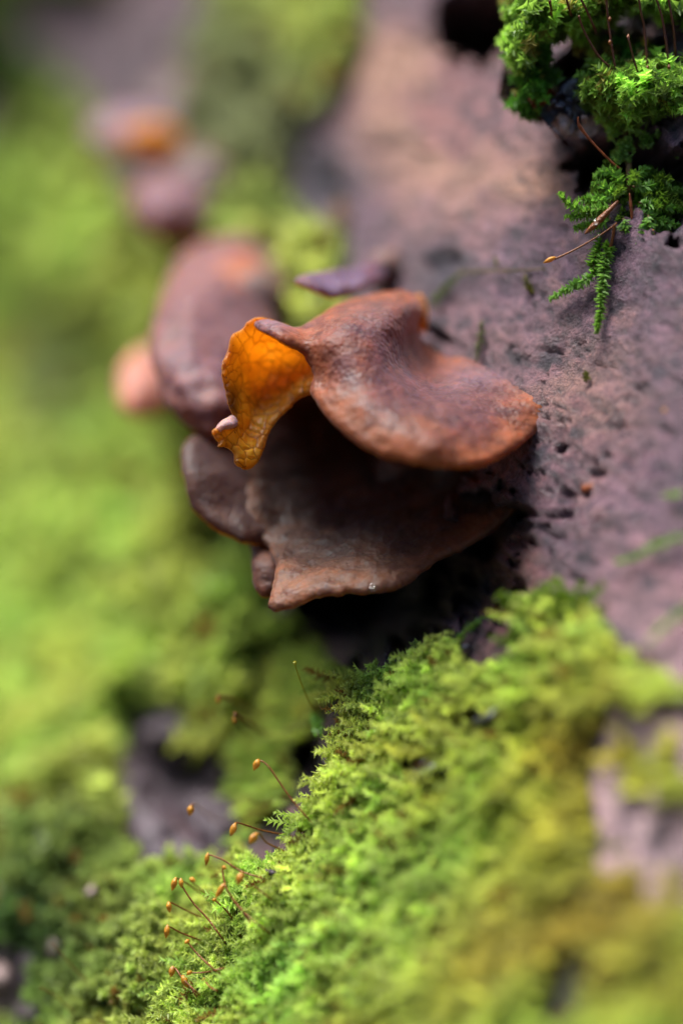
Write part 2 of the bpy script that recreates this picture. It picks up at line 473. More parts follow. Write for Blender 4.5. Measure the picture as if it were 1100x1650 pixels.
lay(sstep(.25, .6, fbm(ST3, 2.2, 66, 3)), (.36, .25, .21), .45)
lay(gauss(650, 900, 190, 150), (.05, .03, .025), .85)  # shade below the caps, painted dark on the bark
lay(hole, (.012, .01, .012), .9)  # shade of the hollows and pits painted near black
lay(spk * .4, (.06, .05, .06))
# greyish far end of the trunk
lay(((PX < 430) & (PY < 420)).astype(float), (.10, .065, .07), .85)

BARE = [[(620, -400), (598, 30), (565, 140), (500, 205), (470, 260), (470, 340), (560, 370), (575, 500), (640, 700), (600, 950), (632, 1100), (690, 1045), (735, 1035), (762, 1085),
         (800, 1075), (850, 1050), (850, 985), (900, 985), (970, 995), (1000, 1045), (1110, 1110), (1700, 1080), (1700, -400)],
        [(985, 1130), (1700, 1090), (1700, 1490), (1120, 1480), (1020, 1470), (965, 1400), (960, 1300), (945, 1230)],
        [(235, -400), (430, -400), (380, 60), (335, 190), (330, 390), (215, 390), (185, 240), (120, 150), (190, 60)],
        [(205, 1160), (300, 1110), (370, 1190), (415, 1290), (380, 1405), (225, 1420), (190, 1280)],
        [(430, 880), (800, 850), (740, 1000), (650, 1075), (560, 1090), (500, 1010), (440, 990)],
        [(-80, 1480), (60, 1490), (90, 1560), (60, 1640), (-80, 1700)], [(-60, 1380), (30, 1380), (40, 1440), (-40, 1480)], [(-60, 110), (50, 110), (55, 240), (0, 260), (-60, 240)],
        [(585, 1100), (520, 1160), (478, 1235), (482, 1285), (430, 1325), (398, 1365), (420, 1395), (478, 1378), (500, 1330), (530, 1280), (545, 1215), (560, 1160)],
        [(0, 0), (60, 10), (160, -20), (240, 30), (180, 140), (90, 130), (40, 90)],
        [(660, 1225), (725, 1220), (730, 1252), (665, 1260)], [(755, 1150), (800, 1130), (800, 1170), (760, 1180)]]

def moss_mask(p, jitter=9.0):
    x, y = pix(p)
    s3 = np.stack([p[..., 0], p[..., 2], p[..., 1]], -1)
    x = x + jitter * 1.6 * fbm(s3, 1.6, 71, 3); y = y + jitter * 1.6 * fbm(s3, 1.6, 72, 3)
    b = np.zeros(x.shape, bool)
    for q in BARE: b |= inpoly(x, y, q)
    b &= ~((x > 930) & (y > 1110) & (fbm(s3, 1.9, 74, 2) > .36))
    return ~b

col *= np.array([.80, .60, .65])
fleck = fbm(ST3, 5.5, 64, 3); col *= np.exp(.55 * np.clip(fleck, -.7, .6) + .35 * n_b)[..., None]
lay(sstep(.28, .5, fbm(ST3, 4.3, 65, 2)) * .75, (.03, .028, .04))
warm = np.clip(1.25 * gauss(700, 200, 110, 120) + gauss(625, 110, 60, 80) + .9 * gauss(860, 300, 90, 40), 0, 1) * sstep(-.35, .25, n_a + .4 * n_c)
lay(warm, (.42, .225, .15), .9)
lay(gauss(930, 620, 110, 90) * sstep(-.3, .3, n_b), (.26, .155, .125), .75)
lay(gauss(820, 930, 60, 90) * sstep(-.4, .2, n_b), (.22, .095, .07), .8)
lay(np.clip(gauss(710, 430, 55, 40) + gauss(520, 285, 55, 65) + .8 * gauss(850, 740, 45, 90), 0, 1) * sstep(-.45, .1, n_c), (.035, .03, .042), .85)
lay(gauss(290, 1260, 120, 150), (.055, .038, .045), .85)
lay(gauss(20, 1540, 150, 150), (.05, .035, .035), .8)
lay(gauss(1040, 1290, 130, 190), (.62, .43, .44), .95)
streak = fbm(np.stack([S * 2.2, T * .5, S * 0], -1), 1, 68, 3)
lay(sstep(.0, .5, streak) * gauss(1050, 1290, 140, 180), (.22, .15, .19), .7)
lay(crack, (.025, .02, .026), .85)
mm = moss_mask(LV)
lay(mm.astype(float), (.05, .055, .018), .92)
wet = np.clip(gauss(930, 760, 110, 110) * 1.3 + .5 * sstep(-.1, .4, n_b) + gauss(1040, 1300, 120, 180) * .4, 0, 1)
ns, ntt = S.shape
idx = np.arange(ns * ntt).reshape(ns, ntt)
quad = np.stack([idx[:-1, :-1], idx[:-1, 1:], idx[1:, 1:], idx[1:, :-1]], -1).reshape(-1, 4)
log_root = empty('fallen_log', P(700, 1650, 3), 'big leaning log with wet pinkish purple bark and green moss', 'log')
LVf = LV.reshape(-1, 3)
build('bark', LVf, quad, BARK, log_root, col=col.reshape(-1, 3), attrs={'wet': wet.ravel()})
# rounded back of the trunk, closing the log behind the visible flank
e0 = LV[0, ::8]; e1 = LV[-1, ::8]; m = len(e0); bv = []
K = 14
axis_mid = (e0 + e1) / 2
for k in range(K + 1):
    a = k / K
    ring = e0 * (1 - a) + e1 * a + np.array([16.0, 26.0, -6.0]) * math.sin(math.pi * a)
    bv.append(ring)
bv = np.array(bv); ib = np.arange((K + 1) * m).reshape(K + 1, m)
bq = np.stack([ib[:-1, :-1], ib[1:, :-1], ib[1:, 1:], ib[:-1, 1:]], -1).reshape(-1, 4)
build('bark_back', bv.reshape(-1, 3), bq, BARK, log_root, col=np.tile((.12, .09, .10), (bv.size // 3, 1)), attrs={'wet': np.zeros(bv.size // 3)})

bvh = BVHTree.FromPolygons([Vector(v) for v in LVf], quad.tolist())
CAMP = Vector((0, -DIST, 0))
def hit(px, py, off=0.0):
    d = (Vector(P(px, py, 0)) - CAMP).normalized()
    r = bvh.ray_cast(CAMP, d)
    if r[0] is None:
        s, t = solve(px, py); p = base_pt(s, t); return p, np.array([-.65, -.65, .35])
    nn = np.array(r[1]);  nn = nn if nn[1] < 0 else -nn
    return np.array(r[0]) + nn * off, nn

def at(px, py, y): return P(px, py, y)

# ------------------------------------------------------------------ fungus sheets
def tps(ctrl):
    c = np.array(ctrl, float); X = c[:, :2] / 100; v = c[:, 2]; n = len(c)
    r = np.linalg.norm(X[:, None] - X[None], axis=-1)
    Kk = np.where(r > 0, r * r * np.log(r + 1e-12), 0) + np.eye(n) * .004
    A = np.zeros((n + 3, n + 3)); A[:n, :n] = Kk; A[:n, n] = 1; A[:n, n + 1:] = X; A[n, :n] = 1; A[n + 1:, :n] = X.T
    w = np.linalg.solve(A, np.concatenate([v, [0, 0, 0]]))
    def f(q):
        q = np.asarray(q, float) / 100
        r = np.linalg.norm(q[:, None] - X[None], axis=-1)
        return np.where(r > 0, r * r * np.log(r + 1e-12), 0) @ w[:n] + w[n] + q @ w[n + 1:]
    return f

def edge_dist(Q, O):
    A = O; Bb = np.roll(O, -1, 0); d = np.full(len(Q), 1e9)
    for i in range(len(A)):
        ab = Bb[i] - A[i]; L2 = ab @ ab + 1e-9
        u = np.clip(((Q - A[i]) @ ab) / L2, 0, 1)
        d = np.minimum(d, np.linalg.norm(Q - (A[i] + u[:, None] * ab), axis=1))
    return d

def sheet(name, outline, ctrl, parent=None, thick=.2, step=5.0, bumps=.03, bscale=2.2, jag=1.5, mats=None, colfn=None, swap=False, thickfn=None, seed=0, smooth_out=6, origin=None):
    """a curved leaf of flesh: outline in photo pixels, distance from control points, rounded rim, front and back"""
    O = catmull(outline, smooth_out, True) if smooth_out else np.array(outline, float)
    O = resample(O, step * .7)
    if jag:
        o3 = np.column_stack([O, np.zeros(len(O))]); ctr = O.mean(0)
        dr = O - ctr; dr /= np.linalg.norm(dr, axis=1)[:, None]
        O = O + dr * (jag * (fbm(o3, .045, seed + 5, 3) + .5 * noise(o3, .16, seed + 9)))[:, None]
    pts = [O]
    mn, mx_ = O.min(0), O.max(0)
    gx_ = np.arange(mn[0], mx_[0], step); gy_ = np.arange(mn[1], mx_[1], step)
    G = np.stack(np.meshgrid(gx_, gy_, indexing='ij'), -1).reshape(-1, 2)
    G[:, 1] += (np.round((G[:, 0] - mn[0]) / step).astype(int) % 2) * step * .5
    G = G[inpoly(G[:, 0], G[:, 1], O)]
    dg = edge_dist(G, O); G = G[dg > step * .9]
    # inner rings for the rounded rim
    t = np.roll(O, -1, 0) - np.roll(O, 1, 0); t /= np.linalg.norm(t, axis=1)[:, None] + 1e-9
    nin = np.stack([-t[:, 1], t[:, 0]], 1)
    if not inpoly(np.array([O[3, 0] + nin[3, 0]]), np.array([O[3, 1] + nin[3, 1]]), O)[0]: nin = -nin
    for w_ in (.1, .35):
        R = O + nin * step * w_; R = R[inpoly(R[:, 0], R[:, 1], O)]
        R = R[edge_dist(R, O) > step * w_ * .8]; pts.append(R)
    Q = np.vstack(pts + [G])
    nO = len(O)
    vo, _, fo, ov, _, _ = delaunay_2d_cdt([Vector(q) for q in Q], [(i, (i + 1) % nO) for i in range(nO)], [], 1, 1e-5)
    Q = np.array([v[:] for v in vo]); F = np.array([f for f in fo if len(f) == 3])
    d = edge_dist(Q, O)
    f = tps(ctrl); e = 1.0
    y0 = f(Q)
    def pt3(q, y): 
        k = (DIST + y) / DIST / PXCM
        return np.stack([(q[:, 0] - 550) * k, y, (825 - q[:, 1]) * k], 1)
    C = pt3(Q, y0)
    a = pt3(Q + [e, 0], f(Q + [e, 0])) - C; b = pt3(Q + [0, e], f(Q + [0, e])) - C
    nn = np.cross(a, b); nn /= np.linalg.norm(nn, axis=1)[:, None]
    nn *= np.where(nn[:, 1:2] < 0, -1, 1)          # points away from the camera
    th = thick * (thickfn(Q) if thickfn else 1.0) * np.ones(len(Q))
    wpx = np.maximum(th * .6 * PXCM, 3)
    u = 1 - np.minimum(d / wpx, 1)
    half = th / 2 * np.sqrt(np.maximum(1 - u * u, 0))
    edge = d < .6
    half[edge] = 0
    inner = sstep(0, 14, d)
    disp = (bumps * fbm(C, bscale, seed + 40, 3) + bumps * .45 * noise(C, bscale * 3.3, seed + 45)) * (.35 + .65 * inner)
    mid = C + nn * (th / 2 + disp)[:, None]
    front = mid - nn * half[:, None]; back = mid + nn * half[:, None]
    remap = np.arange(len(Q)) + len(Q); remap[edge] = np.where(edge)[0]
    V = np.vstack([front, back])
    # keep orientation: front faces the camera
    v0, v1, v2 = Q[F[:, 0]], Q[F[:, 1]], Q[F[:, 2]]
    area = (v1[:, 0] - v0[:, 0]) * (v2[:, 1] - v0[:, 1]) - (v1[:, 1] - v0[:, 1]) * (v2[:, 0] - v0[:, 0])
    F = np.where((area > 0)[:, None], F[:, ::-1], F)
    FB = remap[F[:, ::-1]]
    FF = np.vstack([F, FB])
    mi = np.concatenate([np.zeros(len(F)), np.ones(len(FB))]).astype(int)
    if swap: mi = 1 - mi
    used = np.zeros(len(V), bool); used[FF.ravel()] = True
    new = np.cumsum(used) - 1
    cc = None
    if colfn is not None:
        c1 = colfn(Q, d, C); cc = np.vstack([c1, c1])[used]
    return build(name, V[used], new[FF], mats or [FOUT, FIN], parent, mat_idx=mi, col=cc, origin=origin)

def tube(name, path, radii, mat, parent=None, sides=8, sub=4, origin=None, cap=True):
    pth = catmull(path, sub); m = len(pth)
    rr = np.interp(np.linspace(0, 1, m), np.linspace(0, 1, len(radii)), radii)
    tan = np.gradient(pth, axis=0); tan /= np.linalg.norm(tan, axis=1)[:, None] + 1e-12
    up = np.array([.13, -.9, .41]); V = []
    for i in range(m):
        a = np.cross(tan[i], up); a /= np.linalg.norm(a); b = np.cross(tan[i], a)
        for k in range(sides):
            w = 2 * math.pi * k / sides; V.append(pth[i] + rr[i] * (math.cos(w) * a + math.sin(w) * b))
    F = []
    for i in range(m - 1):
        for k in range(sides):
            k2 = (k + 1) % sides; F.append((i * sides + k, i * sides + k2, (i + 1) * sides + k2, (i + 1) * sides + k))
    F.append(tuple(range(sides))[::-1]); F.append(tuple((m - 1) * sides + k for k in range(sides)))
    return build(name, V, F, mat, parent, origin=origin)

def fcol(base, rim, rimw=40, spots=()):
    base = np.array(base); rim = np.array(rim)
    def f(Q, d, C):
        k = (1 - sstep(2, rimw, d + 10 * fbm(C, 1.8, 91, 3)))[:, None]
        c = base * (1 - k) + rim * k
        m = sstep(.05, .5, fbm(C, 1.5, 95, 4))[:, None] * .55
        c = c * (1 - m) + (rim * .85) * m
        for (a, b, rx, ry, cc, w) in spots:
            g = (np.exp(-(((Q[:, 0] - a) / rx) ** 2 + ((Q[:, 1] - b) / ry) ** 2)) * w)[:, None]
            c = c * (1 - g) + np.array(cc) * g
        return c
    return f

PURP = (.088, .03, .03); BROWN = (.20, .052, .011); DKB = (.018, .008, .005); AMB = (.30, .10, .02)
FG = 'jelly ear fungi growing in a row along the log'

def stemtube(root, a, b_px, r0, r1):
    p, nn = hit(*b_px)
    q = p - nn * .5
    mid_ = (np.array(a) + p) / 2
    tube('stem', [a, mid_, p, q], [r0, (r0 + r1) / 2, r1, r1 * 1.15], FOUTP, root, sides=14)
FOUTP = mk_plain('fungus_stem', (.10, .05, .04), .5, .4, 8, .4, sss=.2)

# --- main fungus: folded bell-shaped upper cap
p0, _ = hit(705, 575)
root = empty('jelly_fungus', p0, 'largest brown jelly fungus, a folded glossy cap with bright orange inner fold', 'fungus', FG)
cap_out = [(409, 515), (429, 509), (455, 514), (481, 521), (508, 501), (540, 478), (580, 464), (619, 457), (652, 457), (676, 466), (691, 486), (692, 508), (682, 530), (688, 547), (710, 565), (743, 570),
           (776, 582), (809, 598), (841, 617), (867, 629), (879, 646), (877, 674), (861, 697), (828, 719), (789, 741), (756, 749), (704, 753), (658, 745), (625, 737), (586, 720), (560, 701),
           (527, 671), (508, 645), (498, 625), (500, 602), (493, 580), (478, 560), (450, 540), (418, 525)]
cap_ctl = [(409, 515, .3), (429, 509, .4), (481, 521, .55), (540, 478, 1.2), (619, 457, 1.75), (678, 468, 1.9), (693, 500, 1.75), (686, 543, 1.95), (455, 524, .0), (475, 540, -.12),
           (515, 540, -.15), (540, 510, .25), (600, 495, .45), (600, 530, -.05), (650, 495, .7), (650, 530, .5), (668, 560, 1.05), (640, 575, .12), (692, 585, 1.35), (710, 600, 1.0), (665, 605, .15), (620, 600, -.4),
           (743, 575, 1.35), (740, 610, .45), (776, 582, 1.05), (809, 598, .75), (841, 617, .4), (867, 629, .15), (800, 635, .05), (840, 650, -.15), (879, 655, -.12), (870, 685, -.3), (828, 717, -.85),
           (789, 740, -1.2), (704, 752, -1.5), (625, 737, -1.45), (560, 700, -1.15), (508, 642, -.6), (499, 612, -.3), (491, 576, -.2), (550, 580, -.5), (590, 640, -.95), (540, 640, -.75), (670, 650, -.75), (650, 700, -1.4), (740, 690, -1.05),
           (700, 720, -1.5), (800, 700, -.75)]
def cap_th(Q):
    return 1 + 2.2 * np.exp(-(((Q[:, 0] - 610) / 80) ** 2 + ((Q[:, 1] - 490) / 40) ** 2))
sheet('upper_cap', cap_out, cap_ctl, root, .15, 4.2, .028, 2.3, 2.2, thickfn=cap_th, seed=3,
      colfn=fcol(PURP, BROWN, 70, [(620, 700, 90, 36, (.20, .075, .03), .6), (560, 665, 40, 40, (.20, .06, .014), .6), (640, 740, 120, 14, (.27, .10, .04), .6), (470, 590, 40, 40, (.12, .04, .03), .4), (780, 605, 80, 26, (.085, .06, .085), .75),
                                    (690, 580, 30, 26, (.13, .03, .012), .8), (440, 518, 60, 14, (.13, .085, .11), .8), (690, 500, 12, 36, (.42, .13, .01), .9), (600, 500, 60, 30, (.11, .05, .045), .5)]))
flap_out = [(405, 520), (395, 530), (378, 543), (374, 562), (364, 580), (362, 603), (367, 624), (372, 643), (380, 664), (384, 680), (374, 688), (358, 689), (345, 693), (350, 703), (357, 710), (356, 718), (368, 720), (381, 729), (383, 748),
            (402, 757), (418, 743), (426, 720), (432, 693), (450, 666), (466, 651), (478, 639), (495, 632), (520, 620), (520, 570), (490, 538), (448, 520), (420, 514)]
flap_ctl = [(405, 520, .3), (378, 543, .2), (363, 590, .05), (372, 643, .1), (384, 680, .15), (345, 693, -.35), (356, 718, -.3), (383, 745, -.1), (405, 757, .15), (430, 700, .3), (455, 662, .45), (495, 632, .5), (515, 590, .7), (470, 545, .6), (430, 520, .45),
            (410, 580, .75), (440, 600, .95), (420, 640, .8), (400, 690, .4), (460, 620, .85)]
sheet('inner_fold', flap_out, flap_ctl, root, .08, 3.0, .014, 3.0, 2.4, mats=[FINS, THINB], seed=8, colfn=fcol((1, .96, .92), (.75, .62, .5), 18, [(376, 645, 14, 30, (.10, .06, .06), .9), (372, 570, 16, 30, (.5, .4, .35), .6), (405, 525, 30, 10, (.5, .35, .3), .6)]))
sheet('curled_rim', [(346, 691), (352, 678), (364, 669), (377, 664), (385, 671), (387, 686), (366, 692)], [(346, 691, -.3), (364, 669, .05), (385, 671, .2), (386, 686, .15), (366, 680, -.2)], root, .12, 3, .02, 4, .8,
      colfn=fcol((.40, .28, .29), (.36, .2, .16), 10), seed=12)
sheet('lobe_edge', [(664, 480), (680, 470), (693, 487), (697, 511), (690, 538), (678, 545), (664, 528), (656, 505)], [(664, 480, 1.9), (693, 487, 2.0), (697, 511, 2.0), (688, 538, 2.1), (664, 528, 2.1), (656, 505, 2.0), (676, 510, 1.75)], root, .2, 4, .015, 3, .6,
      mats=[FIN, FOUT], seed=14, colfn=fcol(AMB, AMB, 20))
stemtube(root, P(730, 655, .75), (730, 655), .2, .3)
stemtube(root, P(575, 580, .45), (575, 575), .5, .62)
sheet('added_cap_roof', [(386, 552), (428, 545), (470, 540), (520, 522), (580, 500), (640, 490), (672, 505), (684, 550), (650, 600), (560, 612), (500, 612), (440, 640), (390, 640), (378, 600)],  # hidden roof added to keep light off the lower cap
      [(386, 552, 2.3), (378, 600, 1.0), (390, 640, .7), (440, 640, .95), (428, 545, 3.4), (520, 522, 4.4), (640, 490, 4.4), (684, 550, 3.0), (650, 600, .9), (560, 612, .6), (500, 606, 1.0), (440, 600, 1.6), (560, 560, 2.2)], root, .2, 7, .03, 2, 1, seed=17, colfn=fcol(PURP, BROWN, 20))

# --- lower cap: a shelf in the shade of the upper one
p0, _ = hit(700, 800)
root = empty('jelly_fungus', p0, 'dark brown shelf-like jelly fungus hanging in shade under the largest folded cap', 'fungus', FG)
low_out = [(415, 620), (600, 605), (750, 690), (845, 730), (850, 775), (815, 828), (770, 860), (722, 886), (690, 905), (655, 931), (620, 945), (598, 948), (565, 946), (540, 953), (512, 954), (490, 962), (465, 971), (446, 977), (432, 970), (434, 952), (440, 925), (442, 900),
           (430, 872), (395, 840), (385, 720)]
low_ctl = [(440, 610, 3.2), (600, 605, 3.6), (440, 660, 2.8), (600, 660, 3.0), (750, 690, 1.9), (845, 730, .6), (850, 775, .3), (815, 828, .15), (770, 860, .1), (690, 905, -.2), (620, 945, -.55), (540, 953, -.55), (443, 978, -.45), (442, 920, .1), (435, 865, .9), (420, 790, 1.5),
           (600, 800, 1.5), (520, 880, .45), (650, 870, .35), (560, 910, -.1), (700, 800, 1.1), (500, 760, 2.2), (600, 730, 2.6), (620, 920, -.35)]
sheet('cap', low_out, low_ctl, root, .16, 4.5, .05, 2.2, 4.0, mats=[FOUT, FOUT], seed=21, colfn=fcol((.022, .009, .005), (.11, .045, .02), 40, [(470, 945, 40, 30, (.26, .11, .05), .8), (570, 925, 90, 26, (.20, .09, .045), .7)]))  # shade painted into the dark base, light into the paler lower rim
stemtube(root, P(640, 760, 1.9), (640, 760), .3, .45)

root = empty('jelly_fungus', hit(480, 850)[0], 'small rounded brown jelly lobe tucked behind the shaded shelf-like cap', 'fungus', FG)
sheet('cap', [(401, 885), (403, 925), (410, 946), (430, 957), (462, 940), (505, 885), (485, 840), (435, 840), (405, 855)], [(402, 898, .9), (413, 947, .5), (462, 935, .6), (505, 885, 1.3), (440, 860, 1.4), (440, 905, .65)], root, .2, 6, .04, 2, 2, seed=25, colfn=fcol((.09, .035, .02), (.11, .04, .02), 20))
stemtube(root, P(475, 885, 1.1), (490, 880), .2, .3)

root = empty('jelly_fungus', hit(420, 800)[0], 'shaded chocolate brown jelly lobe hanging below the orange inner fold', 'fungus', FG)
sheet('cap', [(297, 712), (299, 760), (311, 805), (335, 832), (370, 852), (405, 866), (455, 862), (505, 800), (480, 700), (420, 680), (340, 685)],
      [(297, 712, 1.5), (300, 760, 1.1), (312, 805, .95), (370, 852, .8), (405, 866, .8), (455, 862, 1.2), (505, 800, 2.3), (480, 700, 2.6), (340, 685, 2.1), (390, 780, 1.5), (340, 770, 1.15)], root, .22, 6, .05, 1.6, 2.5, seed=28, colfn=fcol((.035, .016, .012), (.05, .022, .014), 30))  # dark brown has the shade below the fold painted in
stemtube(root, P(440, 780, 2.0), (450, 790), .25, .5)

# --- second fungus behind
root = empty('jelly_fungus', hit(420, 480)[0], 'wide mauve jelly fungus with curled orange lip beside the largest folded cap', 'fungus', FG)
sheet('cap', [(234, 565), (237, 525), (248, 485), (264, 438), (292, 398), (335, 375), (390, 367), (424, 382), (437, 415), (432, 452), (448, 485), (455, 515), (430, 560), (420, 640), (400, 700), (362, 708), (325, 702), (297, 694), (268, 663), (245, 622)],
      [(234, 565, 2.7), (248, 485, 4.2), (264, 438, 5.4), (292, 398, 6.6), (335, 375, 7.2), (390, 367, 7.4), (437, 415, 7.0), (448, 485, 5.6), (430, 560, 3.8), (400, 700, 2.0), (362, 708, 1.7), (297, 694, 1.9), (245, 622, 2.3), (330, 560, 2.6), (300, 480, 3.6),
       (350, 640, 1.7), (330, 420, 5.6), (390, 400, 6.4), (390, 480, 4.6), (290, 620, 1.9)], root, .3, 5.5, .09, 1.3, 3, seed=33,
      colfn=fcol((.135, .062, .066), (.17, .065, .045), 40, [(290, 430, 60, 60, (.20, .085, .065), .5), (280, 660, 40, 30, (.20, .08, .05), .5), (400, 390, 60, 22, (.17, .07, .07), .6)]))
sheet('curled_lip', [(342, 425), (355, 405), (385, 398), (415, 402), (436, 420), (432, 445), (410, 458), (375, 458), (350, 445)], [(342, 425, 5.2), (385, 398, 5.6), (436, 420, 5.9), (410, 458, 4.9), (375, 458, 4.6), (388, 430, 5.3)], root, .3, 5, .04, 2, 1,
      seed=36, colfn=fcol((.33, .11, .05), (.30, .12, .09), 14))
stemtube(root, P(400, 500, 5.0), (430, 480), .5, .8)

root = empty('jelly_fungus', hit(280, 600)[0], 'pinkish tan jelly lobe peeping out behind the wide mauve fungus', 'fungus', FG)
sheet('cap', [(184, 608), (196, 575), (225, 550), (262, 548), (290, 600), (275, 655), (225, 660), (195, 645)], [(184, 608, 6), (225, 550, 7), (290, 600, 7), (225, 660, 5.4), (235, 605, 5.9)], root, .3, 7, .05, 1.5, 2, seed=39, colfn=fcol((.40, .17, .12), (.42, .17, .10), 30))
stemtube(root, P(262, 605, 6.6), (290, 590), .4, .6)

root = empty('jelly_fungus', hit(600, 440)[0], 'small thin purple jelly cap above the largest fold, on mossy bark', 'fungus', FG)
sheet('cap', [(477, 444), (492, 436), (520, 431), (566, 427), (600, 416), (622, 415), (631, 434), (619, 449), (586, 460), (553, 471), (534, 470), (508, 458), (490, 452)],
      [(477, 444, 1.5), (566, 427, 2.6), (622, 415, 3.4), (631, 434, 3.4), (586, 460, 2.2), (534, 470, 1.5), (508, 458, 1.4), (550, 448, 2.1)], root, .16, 4, .05, 2.5, 2, seed=44, colfn=fcol((.115, .075, .12), (.13, .07, .09), 8, [(600, 435, 14, 16, (.13, .03, .03), .6)]))
stemtube(root, P(610, 434, 3.2), (625, 432), .14, .3)

root = empty('jelly_fungus', hit(330, 320)[0], 'rounded lilac-brown jelly cap between the mauve fungus and the amber-lit cap', 'fungus', FG)
sheet('cap', [(198, 315), (212, 282), (255, 258), (305, 258), (345, 285), (365, 330), (345, 372), (295, 388), (245, 374), (210, 348)], [(198, 315, 8.2), (255, 258, 9.4), (345, 285, 9.4), (365, 330, 9.0), (295, 388, 7.6), (210, 348, 7.8), (275, 320, 7.6)], root, .5, 7, .1, 1, 2, seed=47,
      colfn=fcol((.17, .085, .095), (.17, .07, .05), 40, [(270, 370, 60, 18, (.24, .09, .05), .7)]))
stemtube(root, P(320, 325, 8.8), (345, 320), .7, 1.0)
root = empty('jelly_fungus', hit(280, 200)[0], 'mauve jelly cap with an amber underside, last one along the log', 'fungus', FG)
sheet('cap', [(140, 195), (165, 172), (215, 160), (265, 160), (300, 180), (305, 205), (270, 215), (215, 200), (170, 218)], [(140, 195, 10.8), (215, 160, 12.2), (300, 180, 12), (270, 215, 11), (170, 218, 10.4), (220, 190, 10.8)], root, .5, 7, .1, 1, 2, seed=51, colfn=fcol((.20, .12, .15), (.20, .11, .12), 20))
sheet('underside', [(188, 205), (215, 190), (255, 185), (292, 200), (290, 228), (255, 243), (215, 240), (195, 225)], [(188, 205, 10.3), (255, 185, 10.6), (292, 200, 10.6), (255, 243, 10.2), (215, 240, 10.2), (240, 212, 10.1)], root, .4, 7, .06, 1, 2, mats=[FIN, FOUT], seed=53, colfn=fcol((.3, .1, .04), AMB, 20))
stemtube(root, P(275, 205, 11.9), (300, 205), .7, 1.0)

# ------------------------------------------------------------------ moss
def leaf_verts(L, w, bend):
    # base, two shoulders raised, tip: a folded pointed leaf along +z
    return np.array([[0, 0, 0], [-w, -w * .55, L * .38], [w, -w * .55, L * .38], [0, bend * L * .35, L]])

def shoot_template(rng, n, L, leafL, leafW, flat=0.0, spread=.9):
    """axis along +z with a soft curve, leaves spiralling round it"""
    V = []; base = []
    bx, by = rng.normal(0, .18, 2)
    ga = 2.39996
    for i in range(n):
        u = (i + .5) / n
        c = np.array([bx * L * u * u, by * L * u * u, L * u])
        ang = i * ga + rng.normal(0, .3)
        tilt = spread * (1 - .55 * u) + rng.normal(0, .12)
        l = leafL * (.55 + .65 * math.sin(math.pi * min(.15 + .75 * u, 1))) * rng.uniform(.8, 1.2)
        lv = leaf_verts(l, leafW * l / leafL, 1)
        ca, sa, ct, st = math.cos(ang), math.sin(ang), math.cos(tilt), math.sin(tilt)
        # tilt about x then spin about z
        R1 = np.array([[1, 0, 0], [0, ct, st], [0, -st, ct]]); R2 = np.array([[ca, -sa, 0], [sa, ca, 0], [0, 0, 1]])
        w = lv @ R1.T @ R2.T
        V.append(w + c); base += [u, u, u, u]
    V = np.vstack(V)
    tipness = np.tile([0, .45, .45, 1.0], n)
    F = np.arange(n * 4).reshape(n, 4)
    F = np.vstack([F[:, [0, 1, 3]], F[:, [0, 3, 2]]])
    return V, F, np.array(base), tipness

def frames(d, rng):
    d = d / np.linalg.norm(d, axis=1)[:, None]
    r = rng.normal(size=d.shape); a = np.cross(d, r); a /= np.linalg.norm(a, axis=1)[:, None]
    b = np.cross(d, a)
    return np.stack([a, b, d], -1)       # columns

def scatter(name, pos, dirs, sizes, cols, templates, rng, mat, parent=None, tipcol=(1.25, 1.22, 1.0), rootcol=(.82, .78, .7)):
    which = rng.integers(0, len(templates), len(pos)); R = frames(dirs, rng)
    Vs, Fs, Cs, off = [], [], [], 0
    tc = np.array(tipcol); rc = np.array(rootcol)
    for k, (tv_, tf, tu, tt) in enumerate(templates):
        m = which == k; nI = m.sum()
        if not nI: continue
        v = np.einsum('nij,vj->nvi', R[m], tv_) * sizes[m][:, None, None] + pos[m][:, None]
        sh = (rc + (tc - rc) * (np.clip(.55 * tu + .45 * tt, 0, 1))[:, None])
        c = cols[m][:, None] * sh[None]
        f = tf[None] + (np.arange(nI) * len(tv_))[:, None, None] + off
        Vs.append(v.reshape(-1, 3)); Cs.append(c.reshape(-1, 3)); Fs.append(f.reshape(-1, 3)); off += nI * len(tv_)
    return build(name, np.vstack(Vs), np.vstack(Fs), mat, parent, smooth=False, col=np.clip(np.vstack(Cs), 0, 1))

rng = np.random.default_rng(5)
FINE = [shoot_template(rng, 26, .34, .105, .024, spread=1.0) for _ in range(8)]
FEATH = [shoot_template(rng, 30, .62, .12, .022, spread=.85) for _ in range(6)]
COARSE = [shoot_template(rng, 15, .6, .26, .06, spread=1.0) for _ in range(6)]

def surf_at(s, t):
    fs = np.interp(s, sv, np.arange(len(sv))); ft = np.interp(t, tv, np.arange(len(tv)))
    i = np.clip(np.round(fs).astype(int), 1, len(sv) - 2); j = np.clip(np.round(ft).astype(int), 1, len(tv) - 2)
    p = LV[i, j]; n = NB[i, j]
    return p + rng.normal(0, .01, p.shape), n

